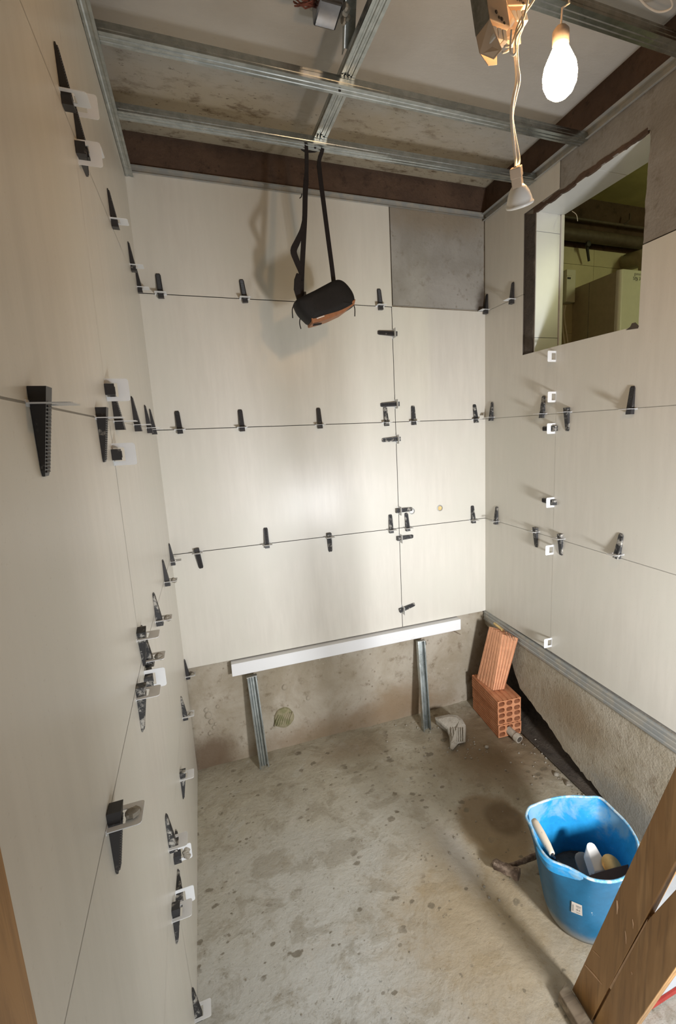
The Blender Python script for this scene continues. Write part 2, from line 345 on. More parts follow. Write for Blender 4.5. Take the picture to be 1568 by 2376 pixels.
# ---- floor, with the raised screed edge and the damp hollow
def fh(x, y):
    # line of the old partition: from (0.93,0) toward (1.02,-.95)
    e = .93+.10*min(1, max(0, -y))+.012*noise.noise(V((0, y*9, 0)))
    h = -.010*(1/(1+math.exp(-(x-e)*120)))
    d = math.hypot((x-1.27)*1.05, (y+.87)*.85); h -= .014*math.exp(-(d/.18)**6)
    h += .004*noise.noise(V((x*5, y*5, 0)))+.0018*noise.noise(V((x*22, y*22, 3)))
    if x > 1.45: h += .010*max(0, noise.noise(V((x*30, y*30, 9))))*min(1, (x-1.45)*5)
    return h
NX, NY = 150, 190; x0, x1, y0, y1 = -.05, 1.95, -3.4, .03
mb = MB(); vs = []; fs = []
ys = [y1-(y1-y0)*(j/NY)**1.25 for j in range(NY+1)]
for j in range(NY+1):
    for i in range(NX+1):
        x = x0+(x1-x0)*i/NX; vs.append((x, ys[j], fh(x, ys[j])))
for j in range(NY):
    for i in range(NX): a = j*(NX+1)+i; fs.append((a, a+1, a+NX+2, a+NX+1))
mb.add(vs, fs); struct(mb.build('floor', 'floor', smooth='all'))

# ---- walls behind the tiles
bw = MB()
bw.box((-.12, .012, -.02), (1.96, .14, 2.89), 'cement_back')
bw.box((-.12, .010, 2.89), (1.96, .14, 3.16), 'raw_brown')
bw.box((.004, .0093, BK+.004), (1.21, .0125, 2.876), 'joint'); bw.box((1.20, .0093, BK+.004), (1.777, .0125, J[3]-.004), 'joint')
wall_back = struct(bw.build('wall_back'))
g = MB(); pts = [(1.214, .0135, 2.405), (1.775, .0135, 2.405), (1.775, .0135, 2.882), (1.214, .0135, 2.882)]
g.prism(jag(pts[0], pts[1], 18, .002, 0, 1)[:-1]+jag(pts[1], pts[2], 14, .003, 0, 1)[:-1]+[pts[2], pts[3]], (0, -.011, 0)); g.build('render_patch', 'cement_patch', wall_back, label='bare grey cement patch left without a tile')
# green mortar dab and lumps on the bare back wall
g = MB(); cc = PY(658, 1665, .012); rr = []
for k in range(26):
    an = 2*math.pi*k/26; q = .058*(1+.16*noise.noise(V((math.cos(an)*1.3, math.sin(an)*1.3, 5)))); rr.append((math.cos(an)*q, math.sin(an)*q*1.05))
rings = [[cc+V((a*s, -h, b*s)) for a, b in rr] for s, h in ((1, 0), (.93, .008), (.7, .014), (.35, .016))]
g.loft(rings); 
for k in range(7):
    u0 = -.04+.013*k; g.tube([cc+V((u0+.012, -.014, .03)), cc+V((u0-.004, -.018, 0)), cc+V((u0-.014, -.014, -.034))], .0035, n=6)
t = NT('green_mortar'); n = t.noise(t.co(), 18, 6); t.col(t.mix(t.ramp(n, .4, .6), (.30, .26, .165), (.20, .19, .095))); t.rough(.9); t.bump(n, .6, .01); M['green'] = t.m
g.build('mortar_dab', 'green', wall_back, label='greenish combed mortar dab')
g = MB()
for (u, v, r) in ((483, 1660, .018), (490, 1675, .014), (496, 1688, .010), (487, 1702, .010), (505, 1640, .010), (478, 1648, .012), (500, 1680, .008), (715, 1620, .012), (660, 1595, .015)):
    p = PY(u, v, .010); rings = []
    for (s_, h) in ((1, 0), (.8, .3), (.35, .45)): rings.append([p+V((math.cos(a*.785)*r*s_*(1+.9*noise.noise(V((a, u, v)))), -h*r, math.sin(a*.785)*r*s_*1.2)) for a in range(8)])
    g.loft(rings)
g.build('mortar_lumps', 'cement_back', wall_back, smooth=True)['kind'] = 'stuff'

lw = MB()
def lfr(y, z, off=0.0): return V((xl(y)+off, y, z))
lw.prism([lfr(.02, -.02, -.011), lfr(-3.3, -.02, -.011), lfr(-3.3, 2.89, -.011), lfr(.02, 2.89, -.011)], (-.1, 0, 0), 'joint')
lw.prism([lfr(.02, 2.89, -.013), lfr(-3.3, 2.89, -.013), lfr(-3.3, 3.16, -.013), lfr(.02, 3.16, -.013)], (-.1, 0, 0), 'raw_brown')
wall_left = struct(lw.build('wall_left'))

# ---- right wall with the opening and the broken hollow
def rfr(y, z, off=0.0): return V((xr(y)+off, y, z))
WY0, WY1, WZ0, WZ1 = -.427, -1.045, 2.098, 2.745; RO = .0105; TH = .155
rw = MB()
def rbox(ya, yb, za, zb, mat, off=RO, th=TH): rw.prism([rfr(ya, za, off), rfr(yb, za, off), rfr(yb, zb, off), rfr(ya, zb, off)], (th, 0, 0), mat)
rbox(.02, -2.12, .56, WZ0, 'cement_grey'); rbox(.02, WY0, WZ0, 2.89, 'cement_grey'); rbox(WY1, -2.12, WZ0, 2.89, 'cement_grey')
rbox(WY0, WY1, WZ1, 2.89, 'cement_grey'); rbox(.02, -2.12, 2.89, 3.16, 'raw_brown', RO+.004)
rbox(0, -1.78, BK+.01, 2.085, 'joint', .0093, .003); rbox(0, -.335, 2.08, 2.87, 'joint', .0093, .003); rbox(-1.055, -1.79, 2.08, 2.36, 'joint', .0093, .003)
# lower render sheet with its broken edge
edge = [(.02, .50)]+[( -.20, .47), (-.262, .40), (-.30, .33), (-.357, .25), (-.43, .222), (-.492, .205), (-.58, .175), (-.667, .139), (-.70, .115), (-.732, .10), (-.80, .085), (-.851, .070), (-.92, .055), (-.986, .035), (-1.06, .010), (-1.15, -.02)]
poly = []
for (a, b) in zip(edge[:-1], edge[1:]):
    for k in range(5):
        y = a[0]+(b[0]-a[0])*k/5; z = a[1]+(b[1]-a[1])*k/5; nn = noise.noise(V((y*38, z*38, 1)))*.010+noise.noise(V((y*110, z*110, 1)))*.004
        poly.append(rfr(y, z+nn, .002))
poly += [rfr(-1.15, -.02, .002), rfr(-2.12, -.02, .002), rfr(-2.12, .565, .002), rfr(.02, .565, .002)]
rw.prism(poly, (.035, 0, 0), 'cement_right')
rw.prism([rfr(.02, -.02, .11), rfr(-2.12, -.02, .11), rfr(-2.12, .565, .11), rfr(.02, .565, .11)], (.05, 0, 0), 'cavity')
wall_right = struct(rw.build('wall_right'))
# sloping mortar at the foot of the hollow
g = MB(); n = 40; vs = []; fs = []
for i in range(n+1):
    y = .0-1.15*i/n
    for j in range(9):
        s_ = j/8; q = .11*s_; x = xr(y)-.022+.14*s_
        z = .002+.05*s_*s_+.016*noise.noise(V((x*25, y*25, 2)))*s_+.007*noise.noise(V((x*70, y*70, 2)))
        vs.append((x, y, z if j else .004))
for i in range(n):
    for j in range(8): a = i*9+j; fs.append((a, a+1, a+10, a+9))
g.add(vs, fs); g.build('broken_base', 'cavity', wall_right, smooth='all', label='rough broken masonry inside the hollow')
g = MB(); g.tube([(xr(-.36)-.020, -.30, .004), (xr(-.7)-.022, -.65, .005), (xr(-1.0)-.026, -.96, .004)], .0035, n=6); g.build('floor_gap', 'cavity', wall_right)

# ---- tiles
def tilemesh(parent, corners, nrm, holes=(), label=None):
    "corners: ring of points on the face plane; nrm: outward"
    n = len(corners); nrm = V(nrm); c = sum((V(p) for p in corners), V())/n; gap = .0016
    f = []
    for i, p in enumerate(corners):
        p = V(p); a = (V(corners[i-1])-p).normalized(); b = (V(corners[(i+1) % n])-p).normalized()
        cr = a.cross(b).dot(nrm)
        q = (a+b)*gap*(1 if True else 0)
        f.append(p+q*(1 if a.cross(b).dot((V(corners[i-1])-V(corners[0])).cross(V(1*corners[1])-V(corners[0])) if False else ringn) < 0 else -1))
    g = MB(); g.add(f+[p-nrm*TT for p in f], [tuple(range(n))], 'tile'); g.f += [tuple(range(n, 2*n))]; g.mi += [0]
    g.f += [(i, (i+1) % n, n+(i+1) % n, n+i) for i in range(n)]; g.mats.append('tile_edge'); g.mi += [1]*n
    return g.build('tile', None, parent, label=label)
def tile(parent, pts, nrm):
    global ringn
    pts = [V(p) for p in pts]; s_ = V()
    for i in range(len(pts)): s_ += pts[i].cross(pts[(i+1) % len(pts)])
    ringn = -s_.normalized()
    # convex vertices give a.cross(b) opposite the ring normal
    return tilemesh(parent, pts, nrm)
NB = (0, -1, 0)
XJ = 1.205
for k in range(4):
    z0, z1 = J[k], J[k+1]
    tile(wall_back, [(.001, 0, z0), (XJ, 0, z0), (XJ, 0, z1), (.001, 0, z1)], NB)
    if k < 3: tile(wall_back, [(XJ, 0, z0), (WR-.001, 0, z0), (WR-.001, 0, z1), (XJ, 0, z1)], NB)
# left wall tiles; rows follow the joints measured on the wall
YV = -1.20
LJ = {'f': [(.0, .002), (-1.14, .002), (-2.03, .002)], 4: [(0, .594), (-1.215, .655), (-2.03, .50)],
      3: [(0, 1.194), (-1.235, 1.225), (-2.03, 1.178)], 2: [(0, 1.80), (-1.225, 1.795), (-2.03, 1.794)], 1: [(0, 2.40), (-1.178, 2.385), (-2.03, 2.40)], 't': [(0, 2.880), (-1.165, 2.880), (-2.03, 2.880)]}
rows = ['f', 4, 3, 2, 1, 't']
for a, b in zip(rows[:-1], rows[1:]):
    for s_ in (0, 1):
        p = [LJ[a][s_], LJ[a][s_+1], LJ[b][s_+1], LJ[b][s_]]
        tile(wall_left, [lfr(*q) for q in p], (1, 0, 0))
# right wall tiles
QV = -.607; z = J
def rt(pp): tile(wall_right, [rfr(*q) for q in pp], (-1, 0, 0))
rt([(0, z[0]), (QV, z[0]), (QV, z[1]), (0, z[1])]); rt([(0, z[1]), (QV, z[1]), (QV, z[2]), (0, z[2])])
rt([(0, z[2]), (QV, z[2]), (QV, 2.100), (-.347, 2.100), (-.347, z[3]), (0, z[3])])
rt([(0, z[3]), (-.347, z[3]), (-.347, 2.765), (-.594, 2.765), (-.594, 2.880), (0, 2.880)])
rt([(QV, z[0]), (-1.80, z[0]-.02), (-1.80, z[1]-.012), (QV, z[1])])
rt([(QV, z[1]), (-1.80, z[1]-.012), (-1.80, z[2]), (QV, z[2])])
rt([(QV, z[2]), (-1.80, z[2]), (-1.80, 2.372), (-1.042, 2.372), (-1.042, 2.094), (QV, 2.100)])
# grey dirt line of recess around the opening
g = MB()
def strip(ring_a, ring_b, depth): pass
g.prism(jag(rfr(-.350, 2.10, .006), rfr(-.350, 2.76, .006), 10, .001)+jag(rfr(WY0+.005, 2.735, .006), rfr(WY0+.010, 2.10, .006), 26, .011, 3), (.02, 0, 0)); g.build('mortar_edge', 'cavity', wall_right, label='dark rough mortar beside the opening')
# pipe stubs in the back wall
for (u, v) in ((955, 1186), (1020, 1179)):
    p = PY(u, v, 0); g = MB(); g.lathe([(.0185, 0), (.0185, -.003), (.0145, -.0035), (.013, -.0005), (.003, -.0005)], p+V((0, 0, 0)), (0, 1, 0), 'steel_dusty', 20)
    g.lathe([(.0125, -.0006), (.0125, -.0020), (.001, -.002)], p, (0, 1, 0), 'gold' if u > 1000 else 'white', 16)
    g.build('water_outlet', None, wall_back, smooth=True, label='brass threaded outlet' if u > 1000 else 'outlet with white plug')

# ---- ceiling
cl = MB(); cl.box((-.1, -3.3, CZ), (1.96, .12, CZ+.1)); ceiling = struct(cl.build('ceiling', 'ceil'))
# ragged plaster skin that stops short of the raw upper walls
g = MB(); bk_e = [V((x, -.012+.012*noise.noise(V((x*17, 3, 0)))+.007*noise.noise(V((x*60, 3, 0))), CZ-.008)) for x in [.0+i*.018 for i in range(98)]]
rt_e = [V((1.775-.014+.014*noise.noise(V((y*15, 8, 0)))+.007*noise.noise(V((y*60, 8, 0))), y, CZ-.008)) for y in [-.02-i*.02 for i in range(62)]]
g.prism(bk_e+rt_e+[V((1.755, -1.27, CZ-.008)), V((1.70, -1.30, CZ-.008)), V((1.68, -1.28, CZ-.008)), V((1.60, -1.34, CZ-.008)), V((1.2, -1.36, CZ-.008)), V((.9, -3.2, CZ-.008)), V((-.05, -3.2, CZ-.008))], (0, 0, .02)); g.build('plaster_skin', 'ceil', ceiling)

# ---- perimeter tracks
def track(name, path_a, path_b, prof, right, mat='steel', parent=None, caps=False):
    "extrude a 2-D open profile (across, up) from a to b"
    a, b = V(path_a), V(path_b); d = (b-a).normalized(); r = V(right); u = V((0, 0, 1)); g = MB(); n = len(prof); vs = []
    for p in (a, b): vs += [p+r*x+u*y for x, y in prof]
    g.add(vs, [(i, i+1, n+i+1, n+i) for i in range(n-1)]); return g
UT = [(.030, .0), (.026, .0), (.012, .001), (0, 0), (0, .028), (.012, .027), (.030, .028)]
g = track('', (0.0, -.002, 2.879), (1.775, -.002, 2.879), [(y, x) for x, y in ((0, .012), (0, .001), (.026, .001), (.026, .012))], (0, -1, 0)); struct(g.build('trim_1', 'steel_dusty', solid=.0015))
g = track('', (xl(0)+.002, 0, 2.862), (xl(-2)+.002, -2.0, 2.862), [(.030, 0), (.022, 0), (.018, .0015), (.010, .0015), (.006, 0), (0, 0), (0, .032), (.026, .032)], (1, 0, 0)); struct(g.build('trim_2', 'steel', solid=.0015))
g = track('', (xr(0)-.002, 0, 2.870), (xr(-2)-.002, -2.0, 2.870), [(.016, -.002), (.004, 0), (0, .004), (0, .026), (.008, .030), (.022, .032)], (-1, 0, 0)); struct(g.build('trim_3', 'steel_dusty', solid=.0015))
# galvanised rail under the right wall tiles
g = track('', (xr(0)-.001, 0, .534), (xr(-1.9)-.003, -1.9, .500), [(.0, 0), (.012, 0), (.013, .005), (.0135, .012), (.010, .0145), (.010, .020), (.013, .0225), (.013, .036), (.010, .0385), (.010, .043), (.013, .0455), (.0135, .054), (.004, .056), (.004, .060), (0, .060)], (-1, 0, 0))
rail = tag(g.build('steel_rail', 'steel_dusty', solid=.0012), 'long galvanised steel rail holding up the lowest tiles on the right wall', 'rail')

# ================================================================== CEILING CHANNELS
CH = [(.0, .027), (0, .020), (-.001, .018), (-.001, .008), (0, .006), (0, 0), (.010, 0), (.012, .002), (.018, .002), (.020, 0), (.027, 0), (.029, .002), (.035, .002), (.037, 0), (.047, 0), (.047, .006), (.048, .008), (.048, .018), (.047, .020), (.047, .027)]
def channel(ya0, ya1, zb, label, xa=.006, xb=1.770):
    g = track('', (xa, ya0, zb), (xb, ya1, zb), CH, (0, 1, 0)); o = g.build('ceiling_channel', 'steel', solid=.0009); return tag(o, label, 'metal channel', 'galvanised channels across the ceiling')
ZB = 2.866
channel(PZ(640, 320, ZB).y, PZ(940, 366, ZB).y, ZB, 'galvanised ceiling channel nearest the back wall, the bag straps loop over it')
channel(PZ(640, 164, ZB).y-.004, PZ(940, 232, ZB).y, ZB, 'galvanised ceiling channel in the middle, with a dark screw hole')
channel(PZ(1300, 8, ZB).y-.02, PZ(1568, 100, ZB).y-.005, ZB, 'galvanised ceiling channel closest to the camera, behind the lit bulb')
# screw holes
# main runner above, along y
g = MB(); a = V((.778, -1.75, 2.894)); b = V((.727, -.345, 2.894))
g = track('', a, b, [(-x, y) for x, y in CH], (-1, 0, 0)); 
runner = tag(g.build('main_runner', 'steel', solid=.0009), 'galvanised main runner crossing above the ceiling channels from front to back', 'metal channel')
for (u, v) in ((788, 210), (731, 343)):
    p = PZ(u, v, ZB-.001); g = MB(); g.lathe([(.0045, 0), (.0045, .002), (.0015, .0025)], p, (0, 0, -1), n=12); o = g.build('screw', 'ink', None, at=p); tag(o, 'dark screw head in the middle ceiling channel' if u > 760 else 'dark screw head in the ceiling channel above the bag straps', 'screw')
for (u, v) in ((800, 182), (738, 318)):
    p = PZ(u, v, 2.89); g = MB(); 
    for k in (-.012, 0, .012): g.box((p.x+k-.004, p.y-.012, 2.886), (p.x+k+.004, p.y+.02, 2.892))
    o = g.build('joining_clip', 'steel', None, at=p, bevel=.001); tag(o, 'small steel clip joining the runner to the %s channel' % ('middle' if u > 760 else 'rear'), 'clip')
# hanger
hg = thing('runner_hanger', (.745, -.86, CZ), 'steel hanger strut with dark clamp fixing the main runner to the ceiling', 'hanger')
g = MB(); ht = V((.733, -.94, 3.035)); hb = V((.752, -.83, 2.9225))
g = MB()
for (sx, w_) in ((0, .030),):
    P = [ht+V((-.016, 0, 0)), ht+V((.016, 0, 0)), hb+V((.016, 0, 0)), hb+V((-.016, 0, 0))]
    g.add(P+[P[0]+V((0, .026, 0)), P[3]+V((0, .026, 0)), P[1]+V((0, .026, 0)), P[2]+V((0, .026, 0))], [(0, 1, 2, 3), (0, 3, 5, 4), (1, 6, 7, 2)])
g.build('strut', 'steel', hg, solid=.002)
g = MB(); c0 = PZ(775, 12, 2.985)
g.box((c0.x-.055, c0.y-.045, 2.955), (c0.x+.015, c0.y+.05, 3.0)); g.build('clamp', 'chrome', hg, bevel=.006)
g = MB(); g.box((c0.x-.06, c0.y-.06, 3.0), (c0.x+.06, c0.y+.06, 3.04)); g.build('base_plate', 'steel_dusty', hg, bevel=.004)
g = MB()
for k in range(14):
    q = V((c0.x-.05-.004*random.random(), c0.y-.03+.006*k*.8, 2.985+.02*random.random())); pts = [q]
    for j in range(4): q = q+V((-.012-.006*random.random(), random.uniform(-.008, .008), random.uniform(-.014, .008))); pts.append(q)
    g.tube(pts, .0022, n=5)
g.build('frayed_wire', 'copper', hg, label='rust-red frayed wire ends')
g = MB()
for k in range(5):
    p = V((c0.x+.03+.012*k*random.random(), c0.y+.01*k-.02, 2.965+.015*random.random())); g.lathe([(.009, -.008), (.012, -.002), (.006, .006)], p, (random.random(), random.random()-.5, random.random()), n=8)
g.build('nut', 'steel_dusty', hg, smooth=True)

# ================================================================== LAMPS
bp = PY(1299, 162, -1.60)
bl = thing('hanging_bulb', (bp.x, bp.y, bp.z-.06), 'glowing bare light bulb hanging on a thin cord near the ceiling', 'light bulb')
prof = [(.003, -.046), (.015, -.044), (.024, -.036), (.030, -.023), (.0312, -.009), (.0285, .006), (.021, .022), (.016, .032), (.0135, .038)]
MB().lathe(prof, bp, (0, 0, 1), n=28).build('glass', 'bulb', bl, smooth='all')
MB().lathe([(.0135, .038), (.0150, .041), (.0150, .062), (.010, .068), (.004, .072)], bp, (0, 0, 1), n=20).build('socket', 'hazelamp', bl, smooth=True)
tp = PY(1320, 8, -1.60)
MB().tube([bp+V((0, 0, .070)), bp+V((.002, 0, .10)), tp, V((tp.x+.02, tp.y+.03, 2.83)), V((tp.x+.03, tp.y+.3, CZ))], .0018, n=8).build('cord', 'cord', bl)

YS = -1.618
sp = thing('spotlight_lamp', tuple(PY(1205, 470, YS)), 'unlit reflector spotlight hanging on two pale wires over the back corner', 'spotlight')
sc_ = PY(1206, 478, YS); ax = (PY(1197, 405, YS+.004)-sc_).normalized(); rr_ = (sc_-CAM).normalized(); u_ = (UP-rr_*UP.dot(rr_)).normalized(); ax = (u_*.992-u_.cross(rr_)*-.0-RT*.125-rr_*.12).normalized()
MB().lathe([(.0215, -.001), (.0245, .000), (.0255, .0025), (.0245, .0045), (.0232, .0055), (.0225, .010), (.0195, .020), (.0145, .029), (.0095, .034)], sc_, ax, n=32).build('reflector', 'mr16', sp, smooth='all')
MB().lathe([(.0205, .0012), (.019, -.0012), (.001, -.0014)], sc_, ax, n=32).build('lens', 'mr16', sp)
fx = ax.orthogonal().normalized(); fy = ax.cross(fx)
def sfr(a, b, c): return sc_+fx*a+fy*b+ax*c
g = MB(); g.box((-.0125, -.0085, .030), (.0125, .0085, .046), None, sfr); g.box((-.0135, -.0095, .045), (.0135, .0095, .061), None, sfr); g.build('lamp_holder', 'driver', sp, bevel=.0012)
c1 = [sfr(-.005, 0, .060), PY(1196, 372, YS), PY(1190, 320, YS), PY(1186, 270, YS), PY(1190, 230, YS), PY(1198, 190, YS), PY(1197, 150, YS), PY(1194, 110, YS-.004), PY(1205, 60, YS-.008)]
c2 = [sfr(.006, 0, .060), PY(1204, 372, YS), PY(1194, 315, YS+.004), PY(1188, 270, YS+.004), PY(1196, 225, YS+.004), PY(1204, 185, YS), PY(1200, 150, YS), PY(1200, 100, YS), PY(1213, 60, YS-.008)]
def smooth_path(p, n=6):
    out = []; p = [V(x) for x in p]; q = [p[0]]+p+[p[-1]]
    for i in range(1, len(q)-2):
        a, b, c, d = q[i-1], q[i], q[i+1], q[i+2]
        for k in range(n):
            t_ = k/n; out.append(.5*((2*b)+(c-a)*t_+(2*a-5*b+4*c-d)*t_*t_+(3*b-3*c+d-a)*t_**3))
    return out+[p[-1]]
MB().tube(smooth_path(c1), .0027, n=8).build('wire', 'cord', sp, smooth='all')
MB().tube(smooth_path(c2), .0027, n=8).build('wire', 'cord', sp, smooth='all')

def driver(name, e_px, t_px, wv, label, depth):
    e = PY(*e_px, YS+depth); tt = PY(*t_px, YS+depth+.01); ax = (tt-e).normalized()
    wx = V(wv); wx = (wx-ax*wx.dot(ax)).normalized(); wy = ax.cross(wx)
    def fr(a, b, c): return e+wx*a+wy*b+ax*c
    th = thing(name, tuple(e), label, 'lamp driver', 'lamp drivers hanging by the ceiling')
    g = MB(); w2, h2 = .024, .017
    ring = lambda c, s=1.0: [fr(a*w2*s, b*h2*s, c) for a, b in ((-1, -1), (1, -1), (1, 1), (-1, 1))]
    g.loft([ring(.030), ring(.20)]); g.build('casing', 'driver', th, bevel=.0015)
    g = MB(); g.add(ring(.031), []); g.prism([fr(-w2-.0004, -h2, .03), fr(-w2-.0004, h2, .03), fr(-w2-.0004, h2, .2), fr(-w2-.0004, -h2, .2)], wx*-.0006); g.build('label_side', 'driver_side', th)
    g = MB(); g.prism([fr(-w2, -h2, .03), fr(-w2, h2, .03), fr(-w2*.9, h2, .004), fr(-w2*.2, h2*.2, -.012), fr(-w2*.2, -h2, -.012)], wx*.0012)
    g.prism([fr(-w2, h2, .03), fr(w2, h2, .03), fr(w2*.7, h2, -.006), fr(-w2*.2, h2, -.012), fr(-w2*.9, h2, .004)], wy*-.0012); g.build('cable_cover', 'driver', th, bevel=.0006)
    g = MB()
    for k in range(3): g.box((-.016+.011*k, -h2*.9, .006), (-.007+.011*k, -h2*.1, .024), None, fr)
    g.build('terminal_block', 'white', th, bevel=.001)
    g = MB()
    for k in (0, 1): g.lathe([(.003, 0), (.003, .001), (.0012, .0014)], fr(-.006+.011*k, -h2, .045-.008*k), -wy, n=10); 
    for k in (0, 1): g.lathe([(.0022, 0), (.0022, .001), (.0012, .0014)], fr(-.001+.011*k, -h2, .038-.006*k), -wy, n=10)
    g.build('screw', 'cavity', th); return th, fr
CW = RT*1.0-UP*.15
driver('lamp_driver', (1150, 118), (1128, -40), CW+fw*.55, 'beige lamp driver with a dark label side hanging at the ceiling, left of the pair', 0)
driver('lamp_driver', (1200, 75), (1172, -60), CW+fw*.3, 'beige lamp driver behind the pale cords, right of the pair', .035)
# loose cords round the drivers
for i, (pp, lb) in enumerate(((((1165, 122), (1180, 116), (1190, 95), (1205, 50), (1235, 5), (1250, -25)), 'pale cord running up from the left lamp driver'),
     (((1170, 108), (1185, 104), (1196, 80), (1215, 40), (1228, -20)), 'pale cord crossing in front of the right lamp driver'),
     (((1186, 70), (1184, 100), (1184, 122), (1190, 128), (1196, 120), (1196, 90), (1212, 60), (1210, 40)), 'pale looped cord hanging under the lamp drivers'))):
    o = MB().tube(smooth_path([PY(u, v, YS-.02-.004*i) for u, v in pp]), .0019, n=7).build('cord', 'cord', None, smooth='all'); tag(o, lb, 'cord', 'cords round the lamp drivers')
o = MB().tube(smooth_path([PZ(u, v, 2.96) for u, v in ((1480, -8), (1500, 14), (1525, 27), (1548, 24), (1560, 12), (1552, -10))]), .003, n=7).build('cord', 'cord', None, smooth='all'); tag(o, 'pale cord loop hanging at the ceiling in the front right corner', 'cord')

# ================================================================== LEVELLING CLIPS AND WEDGES
def wedge_mesh(key):
    g = MB(); L0, L1 = -.020, .086; n = 14
    sec = []
    for i in range(n+1):
        t_ = L0+(L1-L0)*i/n; s_ = i/n; th = .0190*(1-s_)+.0030*s_; w = .0120*(1-.10*s_)
        if i == n: w *= .7; th *= .8
        lo = .0006; sec.append([V((w, t_, lo)), V((-w, t_, lo)), V((-w, t_, lo+th)), V((w, t_, lo+th))])
    g.loft(sec)
    # teeth along the sloping back
    for i in range(20):
        t_ = L0+.016+i*.0043; s_ = (t_-L0)/(L1-L0); h = .0006+.0190*(1-s_)+.003*s_; w = .0118*(1-.1*s_)
        g.add([(w*.62, t_, h-.0005), (-w*.62, t_, h-.0005), (-w*.62, t_+.0040, h-.0007), (w*.62, t_+.0040, h-.0007), (w*.62, t_+.0032, h+.0012), (-w*.62, t_+.0032, h+.0012)], [(0, 1, 5, 4), (4, 5, 2, 3), (0, 4, 3), (1, 2, 5), (0, 3, 2, 1)])
    o = g.build('wedge', key, None, bevel=.0008); me = o.data; D.objects.remove(o); return me
WM = wedge_mesh('black'); WMD = wedge_mesh('black_dusty')
def clip_mesh():
    g = MB(); T = .0007; w, iw, h0, h = .0245, .0150, .0235, .046
    def ext(poly): g.prism([V((a, -T, b)) for a, b in poly], (0, 2*T, 0))
    ext([(-w, -.002), (-iw, -.002), (-iw, h0), (-w, h0)]); ext([(iw, -.002), (w, -.002), (w, h0), (iw, h0)])
    ext([(-w, h0), (w, h0), (w, h-.005), (w-.0015, h-.0015), (w-.005, h), (-w+.005, h), (-w+.0015, h-.0015), (-w, h-.005)])
    g.box((-w, -.004, -.0005), (w, .004, .0006))
    o = g.build('clip', 'clip', None); me = o.data; D.objects.remove(o); return me
CM = clip_mesh()
g = MB(); 
for k in range(5):
    p = V((.004*k-.008, .004-.003*k, .032+.003*math.sin(k*2))); rings = []
    for (s_, h) in ((.2, -.008), (1, -.004), (1.1, .002), (.4, .007)): rings.append([p+V((math.cos(a)*.008*s_*(1+.9*noise.noise(V((a, k, s_)))), h, math.sin(a)*.008*s_)) for a in [q*math.pi/4 for q in range(8)]])
    g.loft(rings)
o = g.build('mortar', 'mortar_grey', None, smooth=True); MM = o.data; D.objects.remove(o)
N_ = {'B': V((0, -1, 0)), 'L': V((1, LA*-1, 0)).normalized(), 'R': V((-1, RA, 0)).normalized()}
def leveller(wall, p, orient, d, label, wedge='n', clip=True, tilt=0.0, mortar=False, group=None, shift=0.0, ctilt=0.0):
    "orient: 'h' joint or 'v' joint; d: direction of the wedge tip in world terms"
    n = N_[wall]; al = V((0, 0, 1)).cross(n) if orient == 'h' else V((0, 0, 1))
    dv = {'up': V((0, 0, 1)), 'down': V((0, 0, -1)), 'in': V((0, 1, 0)), 'out': V((0, -1, 0)), 'left': V((-1, 0, 0)), 'right': V((1, 0, 0)), None: V((0, 0, 1))}[d]
    if orient == 'v' and d is None: dv = V((0, 1, 0)) if wall != 'B' else V((1, 0, 0))
    y_ = (dv-n*dv.dot(n)).normalized(); x_ = y_.cross(n)
    name = 'tile_leveller' if d else 'levelling_clip'
    e = thing(name, tuple(p), label, 'tile leveller' if d else 'tile clip', group)
    R0 = Matrix((x_, y_, n)).transposed()
    e.matrix_world = Matrix.Translation(p) @ (R0 @ Matrix.Rotation(0, 3, 'Z')).to_4x4()
    if clip:
        c = D.objects.new('clip', CM); COL.objects.link(c); c.parent = e; c.rotation_euler = (ctilt, 0, 0)
    if d:
        w = D.objects.new('wedge', WMD if wedge == 'd' else WM); COL.objects.link(w); w.parent = e; w.rotation_euler = (0, 0, tilt); w.location = (0, shift, 0)
    if mortar: q = D.objects.new('mortar', MM); COL.objects.link(q); q.parent = e
    return e
ORD = ['first', 'second', 'third', 'fourth', 'fifth', 'sixth', 'seventh']
def row(wall, f, lst, orient, txt, grp, **k):
    for i, it in enumerate(lst):
        u, v, d = it[:3]; kw = dict(k); kw.update(it[3] if len(it) > 3 else {})
        p = f(u, v); lab = txt % (ORD[i], d)
        leveller(wall, p, orient, d, kw.pop('label', lab), group=grp, **kw)
GB = 'tile levellers on the back wall'; GL = 'tile levellers on the left wall'; GR = 'tile levellers on the right wall'
def snapB(z): return lambda u, v: V((PY(u, v, 0).x, -.0005, z))
row('B', snapB(J[3]), [(373, 681, 'up', dict(tilt=.04)), (567, 690, 'up', dict(tilt=.10)), (881, 709, 'up', dict(tilt=.04))], 'h', 'black wedge on the top joint of the back wall, %s from left, tip %s', GB)
row('B', snapB(J[2]), [(417, 994, 'up', dict(tilt=.06)), (561, 989, 'up', dict(tilt=.03)), (741, 983, 'up', dict(tilt=.03)), (895, 978, 'up', dict(wedge='d', tilt=.04)), (958, 975, 'up', dict(wedge='d')), (1102, 970, 'up', dict(wedge='d', tilt=.08))], 'h', 'black wedge, middle joint of the back wall, %s from left, tip %s', GB)
row('B', snapB(J[1]), [(458, 1283, 'down', dict(tilt=.12)), (619, 1265, 'up'), (763, 1248, 'down', dict(wedge='d', tilt=.04)), (906, 1229, 'up', dict(wedge='d')), (944, 1225, 'up', dict(wedge='d', tilt=.04)), (1096, 1205, 'up', dict(wedge='d', tilt=.03))], 'h', 'black wedge, lowest joint of the back wall, %s from left, tip %s', GB)
